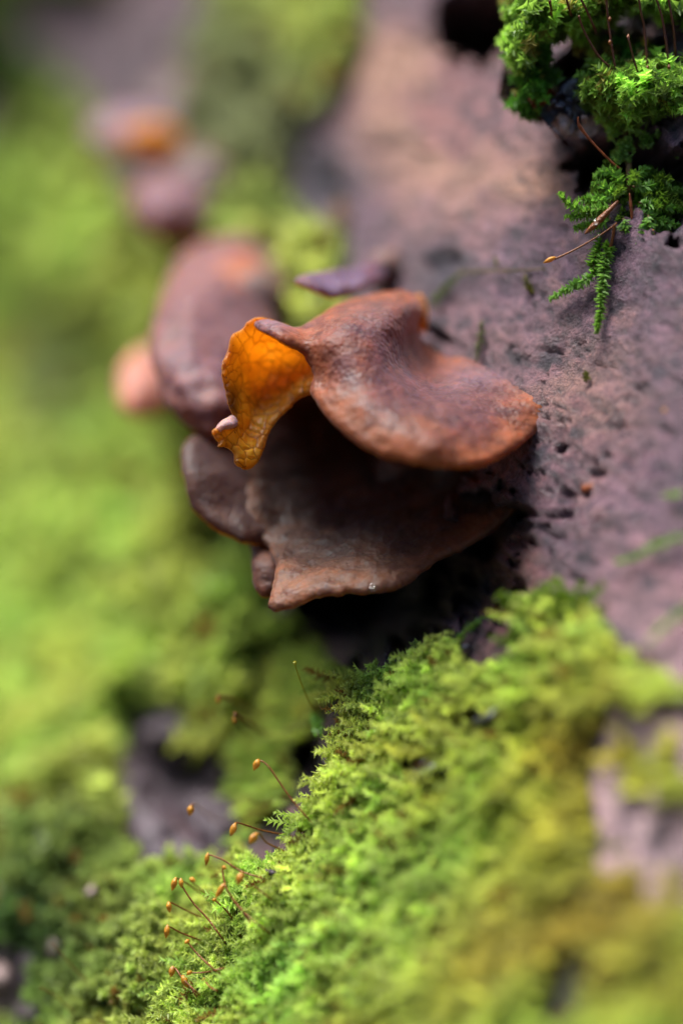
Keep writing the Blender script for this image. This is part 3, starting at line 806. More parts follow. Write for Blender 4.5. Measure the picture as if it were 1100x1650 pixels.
LIME = np.array([.54, .60, .22]); GREEN = np.array([.41, .58, .18]); OLIVE = np.array([.47, .43, .10]); RUSTY = np.array([.44, .31, .10]); BLUEG = np.array([.33, .50, .22]); DEEP = np.array([.06, .18, .015])
def moss_color(p, near=True):
    x, y = pix(p); s3 = np.stack([p[:, 0], p[:, 2], p[:, 1]], 1)
    n1 = fbm(s3, .9, 81, 3); n2 = fbm(s3, 2.6, 82, 2)
    c = np.tile(LIME, (len(p), 1))
    def put(m, cc):
        nonlocal c
        m = np.clip(m, 0, 1)[:, None]; c = c * (1 - m) + cc * m
    def g(a, b, rx, ry): return np.exp(-(((x - a) / rx) ** 2 + ((y - b) / ry) ** 2))
    put(sstep(-.05, .5, n1) * .8, GREEN)
    put(sstep(.15, .55, -n1) * np.where(p[:, 1] > 3, .25, .7), OLIVE)
    put(sstep(.3, .6, n2) * .6, BLUEG * 1.1)
    put(g(640, 1080, 70, 60) * .8, GREEN)
    put((g(900, 1170, 110, 70) + g(880, 1330, 130, 90)) * .65, OLIVE)
    put((g(880, 1520, 190, 120) + g(1050, 1420, 120, 90) + g(960, 1220, 60, 60)) * .6, RUSTY)
    put((g(700, 1380, 130, 100) + g(560, 1540, 140, 100)) * .45, BLUEG * 1.25)
    put(g(560, 1250, 80, 80) * .5, LIME * 1.15)
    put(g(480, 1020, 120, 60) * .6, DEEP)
    put(g(40, 350, 120, 160) * .6, GREEN); put(g(60, 950, 130, 160) * .5, GREEN * 1.1); put(g(220, 700, 120, 80) * .5, GREEN * 1.2)
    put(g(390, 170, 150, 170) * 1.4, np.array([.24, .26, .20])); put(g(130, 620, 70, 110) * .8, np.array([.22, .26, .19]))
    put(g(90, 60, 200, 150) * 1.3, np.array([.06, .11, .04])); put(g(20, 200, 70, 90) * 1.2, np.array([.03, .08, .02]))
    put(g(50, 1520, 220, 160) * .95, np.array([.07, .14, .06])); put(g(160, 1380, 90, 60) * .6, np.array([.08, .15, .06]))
    put(g(530, 60, 80, 80) * .6, LIME * .9)
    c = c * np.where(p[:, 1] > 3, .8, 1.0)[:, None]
    dead = rng.random(len(p)) < .045; c[dead] = np.array([.20, .11, .035])
    return c * np.exp(rng.normal(0, .2, len(p)))[:, None]

def carpet(name, label, n, smin, smax, tmin, tmax, region, tmpl, size, lean, keep=None):
    s = rng.uniform(smin, smax, n); t = rng.uniform(tmin, tmax, n)
    p, nn = surf_at(s, t)
    x, y = pix(p)
    m = moss_mask(p) & region(x, y) & (x > -160) & (x < 1260) & (y > -200) & (y < 1850)
    if tmpl is COARSE: m &= p[:, 1] > 3.6
    # natural gaps and mounds
    s3 = np.stack([p[:, 0], p[:, 2], p[:, 1]], 1)
    gap = fbm(s3, 1.5, 85, 3)
    m &= gap > np.where((x > 880) & (y > 1380), -.12, -.5)
    p, nn, gap = p[m], nn[m], gap[m]
    p = p + nn * (np.clip(gap + .25, 0, 1) * .24 * size)[:, None]
    d = nn * 1.0 + lean + rng.normal(0, .42, nn.shape)
    sz = size * rng.uniform(.65, 1.3, len(p))
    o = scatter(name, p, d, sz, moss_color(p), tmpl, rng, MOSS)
    tag(o, label, 'moss', kind='stuff'); return len(p)

low = lambda x, y: (y > 930) & (x > 430 - (y - 1100) * .35)
left = lambda x, y: ~low(x, y) & ~((x > 460) & (y < 560))
top = lambda x, y: ~low(x, y) & (x > 460) & (y < 560)
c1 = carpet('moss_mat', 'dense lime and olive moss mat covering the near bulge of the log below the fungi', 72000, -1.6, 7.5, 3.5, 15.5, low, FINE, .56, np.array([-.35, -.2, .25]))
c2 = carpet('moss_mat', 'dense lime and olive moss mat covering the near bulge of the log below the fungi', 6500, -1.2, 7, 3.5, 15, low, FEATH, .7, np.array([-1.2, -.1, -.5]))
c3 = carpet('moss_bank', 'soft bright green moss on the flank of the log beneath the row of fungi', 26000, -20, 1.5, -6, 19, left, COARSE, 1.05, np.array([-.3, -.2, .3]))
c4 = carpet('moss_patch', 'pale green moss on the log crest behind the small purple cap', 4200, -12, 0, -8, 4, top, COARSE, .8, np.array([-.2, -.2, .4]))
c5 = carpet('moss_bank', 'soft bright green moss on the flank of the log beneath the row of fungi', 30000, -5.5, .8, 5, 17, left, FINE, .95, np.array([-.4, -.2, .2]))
print('moss shoots', c1, c2, c3, c4, c5)

# ------------------------------------------------------------------ single leafy shoots
def leafy(path, leafL, leafW, dens, rng, taper=.5, flat=.6):
    """leaves in rows along a stem path (frame cm); returns verts, faces, tipness"""
    pth = catmull(path, 8); L = np.concatenate([[0], np.cumsum(np.linalg.norm(np.diff(pth, axis=0), axis=1))])
    n = max(8, int(L[-1] * dens)); V = []; tip = []
    for i in range(n):
        u = (i + .5) / n; q = u * L[-1]
        c = np.array([np.interp(q, L, pth[:, k]) for k in range(3)]); c2 = np.array([np.interp(min(q + .03, L[-1]), L, pth[:, k]) for k in range(3)]); c1_ = np.array([np.interp(max(q - .03, 0), L, pth[:, k]) for k in range(3)])
        d = c2 - c1_; d /= np.linalg.norm(d) + 1e-9
        side = np.cross(d, [0, -1, 0]); side /= np.linalg.norm(side) + 1e-9; fr = np.cross(side, d)
        a = (0 if i % 2 else math.pi) + rng.normal(0, .75) if rng.random() < flat else rng.uniform(0, 6.28)
        out = math.cos(a) * side + math.sin(a) * fr
        til = rng.normal(.75, .18); l = leafL * (1 - taper * u ** 3) * rng.uniform(.75, 1.2) * (.6 + .4 * min(1, u * 6))
        z = d * math.cos(til) + out * math.sin(til); xx = np.cross(z, d); xx /= np.linalg.norm(xx) + 1e-9; yy = np.cross(z, xx)
        lv = leaf_verts(l, leafW, 1)
        V.append(c + lv[:, :1] * xx + lv[:, 1:2] * yy + lv[:, 2:] * z); tip += [0, .4, .4, 1]
    F = np.arange(n * 4).reshape(n, 4)
    return np.vstack(V), np.vstack([F[:, [0, 1, 3]], F[:, [0, 3, 2]]]), np.array(tip)

def shoot_obj(name, path, parent=None, leafL=.11, leafW=.026, dens=90, color=GREEN, **kw):
    v, f, t = leafy(path, leafL, leafW, dens, rng, **kw)
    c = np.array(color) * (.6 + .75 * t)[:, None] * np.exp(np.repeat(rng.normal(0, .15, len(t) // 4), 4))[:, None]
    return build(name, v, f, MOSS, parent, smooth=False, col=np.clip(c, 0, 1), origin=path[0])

BR = np.array([.22, .42, .06])
def onsurf(pts, off=.08): return [hit(a, b, off)[0] for a, b in pts]
def single(pts, label, off=.08, **kw):
    path = onsurf(pts, off)
    r = empty('moss_shoot', path[0], label, 'moss shoot', None)
    pth = [np.array(p) for p in path]
    shoot_obj('leaf_row', pth, r, **kw)
    tube('stalk', pth, [.014, .008], STEM, r, sides=5)
    return r
single([(1130, 868), (1080, 880), (1040, 898), (1003, 912)], 'slim pale green moss shoot lying across the pink bark beneath the reddish crumb', off=.15, color=BR * .9, leafL=.09)
single([(1140, 985), (1100, 1010), (1062, 1040)], 'pale green moss shoot leaning over the bark above the olive moss', off=.2, color=BR, leafL=.1)
single([(698, 505), (715, 480), (735, 458), (748, 448)], 'dull green moss shoot creeping beside the curled lobe of the largest fungus', off=.1, color=np.array([.10, .15, .03]), leafL=.09)
single([(740, 446), (780, 438), (830, 438), (878, 441)], 'thin yellowish creeping moss stem running across the purple bark', off=.08, color=np.array([.14, .13, .05]), leafL=.05, leafW=.012, dens=45)
single([(853, 440), (857, 455), (858, 473)], 'tiny drooping olive moss sprig under the thin creeping stem', off=.08, color=np.array([.13, .13, .02]), leafL=.07)
single([(805, 440), (808, 428), (806, 418)], 'tiny upright olive moss sprig on top of the thin creeping stem', off=.1, color=np.array([.13, .14, .03]), leafL=.05)
single([(781, 522), (780, 545), (775, 578)], 'short dull green moss sprig standing at the upper edge of the largest cap', off=.1, color=np.array([.08, .11, .025]), leafL=.08)
single([(948, 622), (949, 612), (951, 603)], 'little star-shaped olive moss sprig alone on pinkish bark', off=.08, color=np.array([.12, .12, .03]), leafL=.09, dens=140)
single([(700, 1065), (740, 1045), (770, 1022), (797, 1003)], 'bright moss shoot pointing over bare pink bark at the edge of the mat', off=.15, color=BR * .9, leafL=.08)
single([(530, 1200), (532, 1175), (528, 1150)], 'upright frosted green moss shoot at the edge of the dark gap', off=.2, color=BR, leafL=.11)
single([(1110, 800), (1090, 806), (1078, 802)], 'very short bright moss tip beside the reddish crumb', off=.1, color=BR, leafL=.08)

# upright tufts on the bark edge beyond the mat
for k, (a, b, lab) in enumerate([(880, 990, 'feathery yellow-green moss tuft on bare bark above the olive moss'), (930, 1000, 'bright broad moss tuft beside the feathery tuft on bare bark'), (850, 1040, 'loose yellow-green moss tuft between bare bark and the mat')]):
    p0, nn = hit(a, b)
    r = empty('moss_tuft', p0, lab, 'moss tuft')
    for q in range(14):
        aa = rng.uniform(-1, 1); L_ = rng.uniform(.35, .62)
        d = nn * .7 + np.array([aa * 1.0 + .1, -.1, rng.uniform(-.3, .8)]); d /= np.linalg.norm(d)
        st_ = p0 + np.array([rng.normal(0, .14), 0, rng.normal(0, .12)])
        shoot_obj('shoot', [st_, st_ + d * L_ * .5, st_ + d * L_ + np.array([aa * .1, 0, -.06])], r, color=np.array([.15, .24, .02]) * rng.uniform(.8, 1.15), leafL=.12, leafW=.026, dens=70)

# hanging tuft beside the hollow
zt = lambda a, b: (820 + a / 3.929, 250 + b / 3.929)
root = empty('moss_tuft', hit(1010, 340)[0], 'green moss tuft with two long shoots dangling over the bark below the dark hollow', 'moss tuft')
HANG = [([(600, 520), (590, 640), (540, 760), (440, 850), (315, 925)], .02, .2), ([(620, 560), (640, 660), (650, 800), (630, 960), (595, 1150)], .05, .2), ([(640, 320), (480, 350), (380, 300), (325, 245)], -.25, .0),
        ([(680, 260), (600, 270), (445, 282)], -.2, .0), ([(600, 350), (480, 380), (362, 392)], -.2, 0), ([(640, 400), (540, 440), (420, 465)], -.2, .0), ([(880, 380), (870, 470), (795, 585)], -.5, -.4),
        ([(780, 200), (920, 200), (1090, 225)], -.2, .1), ([(820, 300), (960, 330), (1095, 345)], -.3, -.1), ([(820, 350), (960, 420), (1085, 450)], -.3, -.1), ([(760, 200), (800, 130), (875, 85)], -.1, .1), ([(720, 200), (650, 100), (540, 130)], -.1, .1),
        ([(700, 260), (600, 200), (530, 180)], -.2, .0), ([(720, 400), (740, 470), (760, 470)], -.4, -.3), ([(880, 430), (960, 480), (1060, 520)], -.2, 0), ([(560, 720), (620, 700), (710, 750)], .0, .0), ([(600, 640), (560, 600), (580, 500)], .0, .0)]
for pts, y0, y1 in HANG:
    n_ = len(pts); yb = .35
    path = [P(*zt(a, b), yb + y0 + (y1 - y0) * i / (n_ - 1) - .15) for i, (a, b) in enumerate(pts)]
    if pts[0] in ((600, 520), (620, 560)):
        path = [np.minimum(q, q) if i < 1 else hit(*zt(*pts[i]), .16)[0] for i, q in enumerate(path)]
    shoot_obj('shoot', path, root, color=BR * rng.uniform(.75, 1.1), leafL=.115, leafW=.026, dens=190)
    tube('stalk', path, [.016, .008], STEM, root, sides=5)
for q in range(46):
    a, b = rng.uniform(560, 1000), rng.uniform(110, 440)
    p_ = P(*zt(a, b), rng.uniform(.1, .8)); d = np.array([(a - 780) / 300 + rng.normal(0, .4), -.5, rng.normal(-.1, .5)]); d /= np.linalg.norm(d)
    shoot_obj('shoot', [p_, p_ + d * .2, p_ + d * .4 + np.array([0, 0, -.06])], root, color=np.array([.16, .28, .035]) * rng.uniform(.6, 1.2), leafL=.10, leafW=.024, dens=130)
tube('root_stem', [P(1008, 190, .9), P(1011, 240, .7), P(1013, 275, .4), P(1015, 330, .5)], [.05, .04, .05], STEM, root, sides=7)

# moss ledges over the hollow
def ledge(label, poly, y0, y1, n, color, seed):
    poly = np.array(poly, float); c = poly.mean(0)
    r = empty('moss_ledge', P(c[0], c[1], y1 + .5), label, 'moss')
    g = np.random.default_rng(seed)
    shrink = c + (poly - c) * .86
    sheet('soil_body', shrink.tolist(), [(a, b, y1 + .15) for a, b in shrink] + [(c[0], c[1], y0 + .35)], r, .9, 9, .12, 1.2, 3, mats=[SOIL, SOIL], seed=seed)
    Q = g.uniform(poly.min(0), poly.max(0), (n * 6, 2)); Q = Q[inpoly(Q[:, 0], Q[:, 1], poly)][:int(n * 1.15)]
    d = edge_dist(Q, poly); yy = y0 + (y1 - y0) * np.exp(-d / 14) + g.normal(0, .12, len(Q))
    pos = np.array([P(a, b, y) for (a, b), y in zip(Q, yy)])
    dirs = np.column_stack([(Q[:, 0] - c[0]) / 160 - .3, np.full(len(Q), -.6), -(Q[:, 1] - c[1]) / 90 + .25]) + g.normal(0, .4, (len(Q), 3))
    cols = np.array(color) * np.exp(g.normal(0, .38, len(Q)))[:, None]; bad = g.random(len(Q)) < .12; cols[bad] = np.array([.26, .24, .07])
    T_ = [shoot_template(g, 16, .24, .115, .034, spread=1.15) for _ in range(6)]
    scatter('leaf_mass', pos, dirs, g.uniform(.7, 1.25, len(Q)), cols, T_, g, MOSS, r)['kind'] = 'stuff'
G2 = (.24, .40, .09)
ledge('upper fresh green moss ledge overhanging the dark hollow in the log', [(828, -20), (1180, -40), (1180, 50), (1095, 52), (1060, 40), (1040, 36), (1005, 36), (985, 44), (975, 56), (950, 68), (930, 62), (915, 55), (895, 62), (878, 80), (876, 110), (862, 125), (838, 105), (826, 70), (835, 40)], .5, 1.3, 620, G2, 61)
ledge('middle fresh green moss ledge between two dark hollows in the log', [(960, 122), (985, 116), (1010, 120), (1040, 112), (1070, 114), (1180, 105), (1180, 190), (1095, 192), (1060, 188), (1038, 186), (1015, 200), (990, 202), (1002, 186), (985, 176), (950, 166), (952, 150)], .15, .8, 430, G2, 62)
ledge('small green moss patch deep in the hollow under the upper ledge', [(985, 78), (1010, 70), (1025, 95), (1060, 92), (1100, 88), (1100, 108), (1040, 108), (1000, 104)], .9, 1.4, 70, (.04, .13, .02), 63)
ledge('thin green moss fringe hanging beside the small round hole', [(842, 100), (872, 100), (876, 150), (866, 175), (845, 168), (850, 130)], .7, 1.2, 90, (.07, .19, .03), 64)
for k, (a, b) in enumerate([(1010, 235), (1042, 228), (1066, 215), (1095, 240), (1000, 250)]):
    p_ = P(a, b, .5); r = empty('moss_shoot', p_, 'small lit moss tip hanging in the dark hollow', 'moss shoot', 'moss tips in the dark hollow')
    for q in range(4):
        d = np.array([rng.normal(-.2, .6), -.4, rng.normal(-.1, .4)]); d /= np.linalg.norm(d)
        shoot_obj('shoot', [p_ + np.array([0, .5, .1]), p_, p_ + d * .16], r, color=np.array(G2) * 1.0, leafL=.12, leafW=.04, dens=60)

# ------------------------------------------------------------------ sporophytes: stalk and capsule
z4 = lambda a, b: (230 + a / 3.333, 1200 + b / 3.333)
def ellip(c, axis, L, r, seg=10, rings=8, beak=.0):
    axis = np.array(axis, float); axis /= np.linalg.norm(axis)
    a = np.cross(axis, [.2, .9, .3]); a /= np.linalg.norm(a); b = np.cross(axis, a); V = []; F = []
    for i in range(rings + 1):
        u = i / rings; rr = r * math.sin(math.pi * min(max(u, .02), .98)) ** .8 * (1.12 - .35 * u)
        for k in range(seg):
            w = 2 * math.pi * k / seg; V.append(c + axis * L * (u - .5) + rr * (math.cos(w) * a + math.sin(w) * b))
    for i in range(rings):
        for k in range(seg): F.append((i * seg + k, i * seg + (k + 1) % seg, (i + 1) * seg + (k + 1) % seg, (i + 1) * seg + k))
    F.append(tuple(range(seg))[::-1]); F.append(tuple(rings * seg + k for k in range(seg)))
    return np.array(V), F

SPG = 'capsule stalks rising from the moss edge'
SPL = 'fine arching moss stalk tipped with an orange-brown capsule, over blurred moss'
def sporo(cap, path, conv, capr=.055, capL=.15, label=SPL, group=SPG, mat=CAPS, smat=SETA, r=.012, ytip=.0, ybase=None, capdir=None):
    pts = [conv(*q) for q in path]
    pb, nn = hit(*pts[-1], -.05)
    ybs = pb[1] if ybase is None else ybase
    n_ = len(pts); P3 = []
    for i, (a, b) in enumerate(pts):
        u = i / (n_ - 1); P3.append(P(a, b, min(ytip - .35 + (ybs - .25 - ytip) * u ** 1.5, hit(a, b)[0][1] - .55 * (1 - .8 * u ** 6))))
    P3 = P3 + [P(*pts[-1], ybs) + (P3[-1] - P3[-2]) * .3]
    c2 = conv(*cap); cc = P(*c2, ytip - .36)
    root = empty('moss_capsule', P3[-2], label, 'moss capsule', group)
    d = cc - P3[0]; d = d / (np.linalg.norm(d) + 1e-9) if np.linalg.norm(d) > .02 else np.array([0, 0, -1.])
    start = cc - d * capL * .35
    tube('stalk', [start] + P3, [r * .85, r, r * 1.1], smat, root, sides=6, sub=5)
    v, f = ellip(cc, d * .6 + np.array([random.uniform(-.35, .25), 0, -.6]), capL * random.uniform(.95, 1.25), capr * random.uniform(.68, .86))
    build('capsule', v, f, mat, root)
    return root
SP = [((610, 107), [(622, 90), (640, 88), (680, 122), (740, 210), (800, 295), (895, 405)], .06, .17, .1), ((485, 455), [(492, 428), (510, 420), (570, 437), (640, 460), (790, 490)], .06, .17, .1), ((592, 503), [(612, 480), (632, 480), (665, 525), (760, 572)], .075, .16, -.3),
      ((258, 352), [(268, 325), (285, 322), (345, 378), (460, 455)], .075, .16, 1.0), ((345, 615), [(348, 590), (362, 592), (430, 618), (530, 680), (660, 722)], .048, .15, .1), ((520, 720), [(528, 690), (545, 700), (600, 760), (690, 830)], .06, .16, -.4),
      ((437, 660), [(430, 668), (436, 720), (465, 800), (560, 915), (668, 1000)], .035, .07, .05), ((415, 785), [(432, 758), (445, 765), (490, 840), (560, 930), (625, 1032)], .055, .2, -.1), ((168, 748), [(172, 722), (190, 720), (260, 760), (390, 850)], .06, .19, .5),
      ((207, 743), [(208, 725), (216, 765), (280, 860), (350, 935), (430, 1045)], .045, .14, .4), ((268, 725), [(262, 732), (290, 760), (400, 845)], .045, .1, .8), ((385, 833), [(390, 838), (430, 870), (480, 930)], .035, .07, .2),
      ((142, 872), [(140, 852), (160, 852), (250, 898), (350, 945)], .055, .14, .5), ((130, 1003), [(136, 980), (150, 980), (210, 1012), (310, 1050)], .058, .17, .3), ((238, 1057), [(245, 1065), (300, 1130), (395, 1218)], .04, .08, .2),
      ((157, 1218), [(165, 1198), (180, 1205), (215, 1255), (290, 1330)], .055, .14, .5), ((228, 1272), [(215, 1255), (205, 1245), (195, 1215), (240, 1300), (285, 1345)][0:1] + [(250, 1292), (285, 1345)], .06, .18, .3), ((250, 1225), [(262, 1225), (340, 1222), (425, 1202)], .04, .08, .2),
      ((327, 1263), [(335, 1270), (360, 1300), (395, 1320)], .04, .08, .3)]
SPLAB = ['tallest arching stalk with an amber capsule, curving out over the dark gap in the moss', 'amber capsule on a nearly level stalk that carries a clear drop', 'fat amber capsule on a short curved stalk just beneath the level stalk',
         'soft yellow-brown capsule hanging before the purple-grey dead leaves', 'amber capsule on a long straight stalk pointing to the small greyish purple flake', 'amber capsule nodding under the long straight stalk by the greyish purple flake',
         'tiny round bud on top of a thick rusty stalk', 'longest slanting amber capsule leaning against the thick rusty stalk']
for k, (cap_, path, r_, l_, y_) in enumerate(SP):
    sporo(cap_, path, z4, r_, l_, ytip=y_, label=SPLAB[k] if k < len(SPLAB) else SPL)
idn = lambda a, b: (a, b)
sporo((475, 1068), [(476, 1074), (488, 1108), (503, 1140), (516, 1158)], idn, .035, .07, 'slender green stalk with a tiny yellow tip beside the shaded gap', None, YCAPS, YCAPS, .009, ytip=.5)
sporo((352, 1128), [(354, 1122), (380, 1130), (420, 1160)], idn, .045, .1, ytip=1.6, r=.022); sporo((378, 1160), [(380, 1150), (400, 1165), (440, 1190)], idn, .045, .1, ytip=1.3, r=.022)
for pts, lab in (([(85, 1520), (110, 1550), (145, 1585), (180, 1606)], 'long bare brown moss stalk without capsule above the litter, upper one'), ([(66, 1592), (90, 1605), (120, 1632), (150, 1655)], 'long bare brown moss stalk curling out of the litter chips')):
    pb, _ = hit(*pts[-1], -.05); n_ = len(pts)
    o = tube('moss_stalk', [P(a, b, .9 + (pb[1] - .9) * i / (n_ - 1)) for i, (a, b) in enumerate(pts)], [.008, .012], SETA, None, sides=6)
    tag(o, lab, 'moss stalk')
    

# dark red stalks over the moss ledges
z1 = lambda a, b: (820 + a / 3.929, b / 3.929)
RG = 'dark red stalks crossing the moss ledges'
for kk, (path, cps) in enumerate((([(612, -30), (618, 60), (632, 180), (660, 370), (690, 510), (745, 650)], [(635, 120), (635, 268)]), ([(815, -30), (835, 90), (855, 190), (872, 420), (868, 600)], [(873, 428)]), ([(440, 100), (470, 190), (560, 350), (650, 440)], []), ([(445, -20), (500, 90), (540, 185)], []),
                  ([(925, -20), (965, 110), (990, 260), (1010, 430), (1015, 590)], [(1010, 425)]), ([(1005, -20), (1030, 130), (1045, 250), (1050, 340)], []), ([(750, 230), (790, 390), (830, 500), (852, 590)], [(752, 232)]), ([(360, -10), (380, 60), (390, 90)], []), ([(255, 0), (265, 60), (268, 110)], [(257, 12)]))):
    q = [z1(a, b) for a, b in path]; n_ = len(q)
    P3 = [P(a, b, -.15 + .35 * i / (n_ - 1) + .12) for i, (a, b) in enumerate(q)]
    P3.append(P(q[-1][0] + 2, q[-1][1] + 8, .9))
    r = empty('moss_stalk', P3[-1], {0: 'dark red stalk with two small amber nodes crossing the dark hollow', 6: 'short dark red stalk ending in a bead inside the dark hollow', 1: 'long dark red stalk with one low node crossing both moss ledges', 4: 'long dark red stalk with one low node crossing both moss ledges', 8: 'short dark red stalk with a node at its top on the upper moss ledge'}.get(kk, 'bare thin dark red stalk over the upper moss ledge'), 'moss stalk', RG)
    tube('stalk', P3, [.016, .017, .02], DARKSETA, r, sides=6, sub=5)
    for c_ in cps:
        c2 = z1(*c_); v, f = ellip(P(*c2, .05), (0, 0, 1), .075, .024); build('node', v, f, SETA, r)

def stalk(pts, conv, ys, radii, label, mat=SETA, cap=None, capm=CAPS):
    q = [conv(a, b) for a, b in pts]; n_ = len(q)
    P3 = [P(a, b, ys[0] + (ys[1] - ys[0]) * i / (n_ - 1)) for i, (a, b) in enumerate(q)]
    r = empty('moss_stalk', P3[0], label, 'moss stalk')
    tube('stalk', P3, radii, mat, r, sides=7, sub=5)
    if cap:
        c2, L_, rr = cap; d = P3[-1] - P3[-2]; v, f = ellip(P(*conv(*c2), ys[1]), d, L_, rr); build('capsule', v, f, capm, r)
stalk([(680, 430), (600, 490), (500, 550), (390, 610), (285, 658)], zt, (-.05, -.1), [.014, .012, .015], 'long amber moss stalk with a pointed capsule stretched over purple bark', cap=((255, 663), .19, .035))
stalk([(690, 290), (620, 360), (540, 440), (475, 500)], zt, (-.15, -.15), [.02, .03, .045, .04, .004], 'thick amber sporophyte stub emerging from the hanging moss tuft')
stalk([(665, 440), (655, 520), (630, 615)], zt, (-.1, .0), [.02, .022, .02], 'short reddish stalk pointing down from the hanging tuft')
stalk([(760, 240), (770, 330), (778, 430)], zt, (-.15, -.1), [.004, .022, .022, .01], 'upright rusty stalk inside the hanging moss tuft', RUST)
stalk([(835, 585), (860, 680), (905, 790), (940, 830)], zt, (.1, -.1), [.024, .026, .03], 'drooping tan stalk with a rusty tip hanging below the tuft', cap=((952, 843), .22, .045), capm=RUST)
stalk([(955, 500), (960, 580), (970, 660), (984, 715)], zt, (.0, -.2), [.016, .016], 'hair-thin red stalk with a drop at its end, under the tuft')
stalk([(960, 570), (1000, 620), (1040, 662)], zt, (-.1, -.2), [.016, .016], 'hair-thin red stalk reaching sideways with a drop at its end')
stalk([(905, 470), (905, 530), (912, 580)], zt, (-.1, -.1), [.02, .035, .03, .004], 'stubby amber bud hanging from the moss tuft', CAPS)
stalk([(435, 740), (440, 790), (480, 850), (560, 940), (640, 1020), (705, 1075)], z1, (.0, .2), [.004, .026, .016, .015, .015], 'curled rusty brown stalk across the dark hollow', RUST)

# ------------------------------------------------------------------ water drops
def drop(p, r, label):
    v, f = ellip(np.array(p), (0.1, 0, 1), 2 * r, r * .98, 14, 10)
    tag(build('water_drop', v, f, WATER), label, 'water drop')
for (a, b), r_, y_, lab in ((zt(547, 425), .035, -.22, 'clear drop on the thick amber stub of the hanging tuft'), (zt(563, 508), .025, -.1, 'tiny clear drop on the long amber stalk'), (zt(958, 578), .045, -.13, 'clear drop where two hair-thin stalks cross'), (zt(1042, 665), .045, -.2, 'clear drop at the end of the sideways hair-thin stalk'),
                            (zt(985, 722), .04, -.2, 'clear drop at the end of the hanging hair-thin stalk'), (zt(858, 672), .03, .0, 'tiny clear drop on the drooping tan stalk'), ((600, 947), .03, -1.02, 'tiny clear drop on the lower rim of the shaded shelf fungus'), ((460, 1347), .045, .1, 'clear drop on a capsule stalk at the moss edge')):
    drop(P(a, b, y_ - .04), r_ * 1.15, lab)

# ------------------------------------------------------------------ flakes, chips and litter
def flake(name, outline, label, cat, mat, lift=.1, thick=.1, bumps=.08, bs=3, step=4, seed=0, tilt=0, jag=2.5):
    o = np.array(outline, float); c = o.mean(0)
    base = [(a, b, hit(a, b, lift)[0][1]) for a, b in outline]
    cy = np.mean([q[2] for q in base])
    ctrl = [(a, b, cy + (y - cy) * .75 + tilt * (a - c[0]) / 40) for a, b, y in base] + [(c[0], c[1], cy - lift * .4)]
    return tag(sheet(name, outline, ctrl, None, thick, step, bumps, bs, jag, mats=[mat, mat], seed=seed), label, cat)
flake('bark_flake', [(755, 1163), (770, 1150), (785, 1143), (803, 1131), (802, 1152), (788, 1167), (770, 1172)], 'blue-black bark flake caught in the moss near bare pink bark', 'bark flake', CHAR, .62, .14, seed=71)
flake('bark_flake', [(650, 1240), (665, 1232), (678, 1236), (690, 1226), (712, 1216), (729, 1226), (722, 1242), (700, 1250), (680, 1257), (658, 1258)], 'lumpy black bark crumb sunk in the middle of the moss mat', 'bark flake', CHAR, .62, .22, .14, 4, seed=72)
flake('bark_flake', [(418, 1404), (425, 1398), (445, 1398), (457, 1405), (450, 1416), (435, 1416)], 'small greyish purple flake on the moss edge among capsule stalks', 'bark flake', LITTER, .75, .08, seed=73)
flake('bark_flake', [(738, 1040), (750, 1033), (756, 1042), (747, 1052), (738, 1050)], 'tiny black crumb at the upper tip of the moss mat', 'bark flake', CHAR, .3, .1, seed=74)
flake('dead_leaf', [(228, 1180), (250, 1150), (290, 1152), (318, 1190), (330, 1235), (300, 1240), (262, 1225), (235, 1215)], 'upper curled purple-grey dead leaf in the dark gap of the moss bank', 'dead leaf', LITTER, 1.0, .12, .25, 1.5, 6, seed=75)
flake('dead_leaf', [(215, 1250), (245, 1258), (262, 1300), (300, 1340), (345, 1375), (330, 1398), (270, 1395), (225, 1370), (208, 1310)], 'long purple-grey dead leaf lying below the curled one in the moss gap', 'dead leaf', LITTER, 1.0, .12, .25, 1.5, 6, seed=76)
flake('dead_leaf', [(300, 1290), (340, 1270), (385, 1310), (392, 1345), (360, 1372), (320, 1350)], 'brownish purple leaf scrap overlapping the long dead leaf', 'dead leaf', LITTER, 1.0, .1, .2, 1.5, 6, seed=77)
flake('wood_chip', [(126, 1430), (135, 1412), (152, 1412), (160, 1430), (152, 1462), (136, 1464)], 'pale pink wood chip standing in dark green moss', 'wood chip', PALE, 1.0, .12, .1, 2, 6, seed=78)
flake('wood_chip', [(62, 1520), (85, 1500), (108, 1515), (105, 1545), (80, 1552)], 'round pale brown chip next to the litter stalks', 'wood chip', PALE, 1.0, .2, .1, 2, 6, seed=79)
flake('wood_chip', [(15, 1530), (40, 1505), (66, 1530), (70, 1570), (45, 1600), (12, 1590)], 'dull mauve wood chip above the dark litter hollow', 'wood chip', LITTER, 1.0, .25, .12, 2, 6, seed=80)
flake('wood_chip', [(-20, 1555), (8, 1550), (16, 1580), (0, 1605), (-25, 1600)], 'dull pinkish chip partly cut off next to the mauve chip', 'wood chip', PALE, 1.0, .2, .12, 2, 6, seed=81)
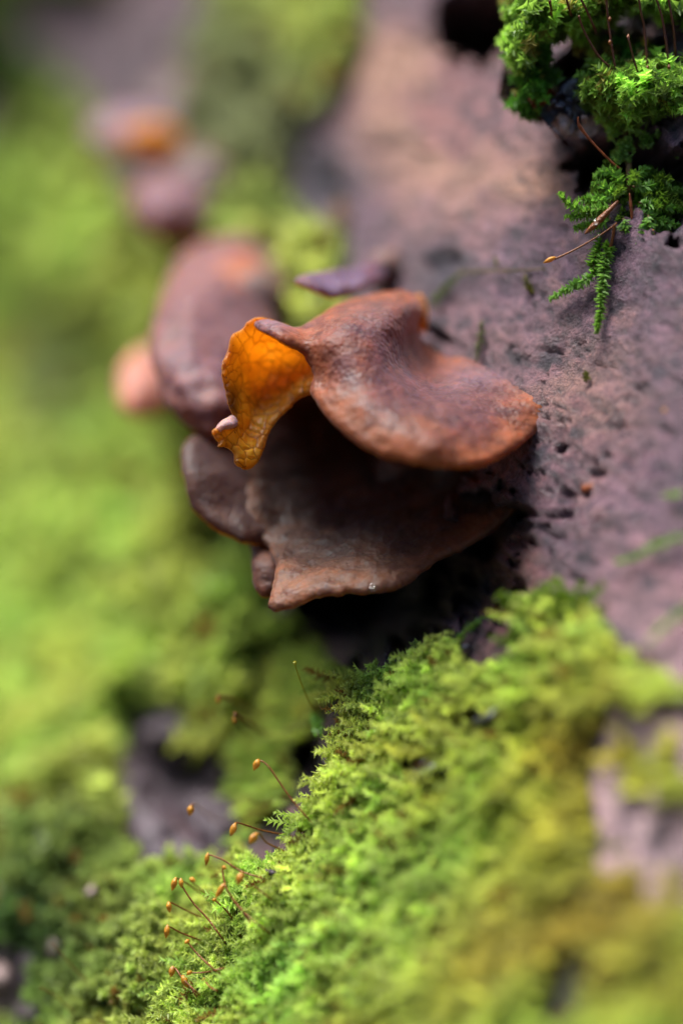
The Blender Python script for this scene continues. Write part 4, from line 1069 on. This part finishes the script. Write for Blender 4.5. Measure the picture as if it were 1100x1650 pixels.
flake('dead_leaf', [(-40, 1405), (10, 1385), (38, 1400), (30, 1440), (0, 1460), (-40, 1450)], 'dark blue-grey dead leaf at the border of the moss bank', 'dead leaf', LITTER, 1.0, .12, .2, 1.5, 6, seed=82)
flake('wood_chip', [(15, 1625), (45, 1610), (70, 1625), (60, 1660), (20, 1665)], 'brown-mauve wood chip beneath the dark litter hollow', 'wood chip', LITTER, 1.0, .2, .12, 2, 6, seed=83)
flake('bark_crumb', [(935, 785), (948, 779), (958, 784), (950, 792), (938, 794)], 'small rusty red crumb on wet bark', 'bark crumb', RUST, .05, .08, .04, 4, 2.5, seed=84)
flake('bark_crumb', [(1064, 659), (1069, 656), (1073, 661), (1067, 666)], 'tiny orange grain on pinkish bark', 'bark crumb', CAPS, .04, .06, .02, 4, 2, seed=85)
# crusty black heap under the ledges, with rusty and pale bits
for k, (a, b, ra, rb, mt, lab) in enumerate([(905, 172, 22, 14, CHAR, 'black crusty clump beside the rusty flake under the moss ledge'), (928, 158, 20, 13, CHAR, 'black crusty clump tucked under the middle moss ledge'), (892, 186, 12, 8, CHAR, 'small black crust at the lip of the hollow'), (918, 186, 15, 9, CHAR, 'black crust above the curled rusty stalk'),
                                             (879, 162, 8, 12, RUST, 'rusty red-brown flake at the end of the black crust'), (945, 190, 14, 14, PALE, 'pale pinkish wood chip beneath the middle moss ledge'), (908, 204, 6, 5, PALE, 'tiny pale chip at the brink of the hollow'), (948, 165, 13, 11, CHAR, 'black crumb against the pale wood chip')]):
    g = np.random.default_rng(90 + k)
    out = [(a + ra * g.uniform(.75, 1.2) * math.cos(w), b + rb * g.uniform(.75, 1.2) * math.sin(w)) for w in np.linspace(0, 6.28, 9)[:-1]]
    yb = .55
    o = sheet('bark_crumb', out, [(x, y, yb + .15) for x, y in out] + [(a, b, yb - .05)], None, .35, 3, .16, 4.5, 2, mats=[mt, mt], seed=90 + k)
    tag(o, lab, 'bark crumb')
for o in SC.objects:
    if '_o' in o: del o['_o']
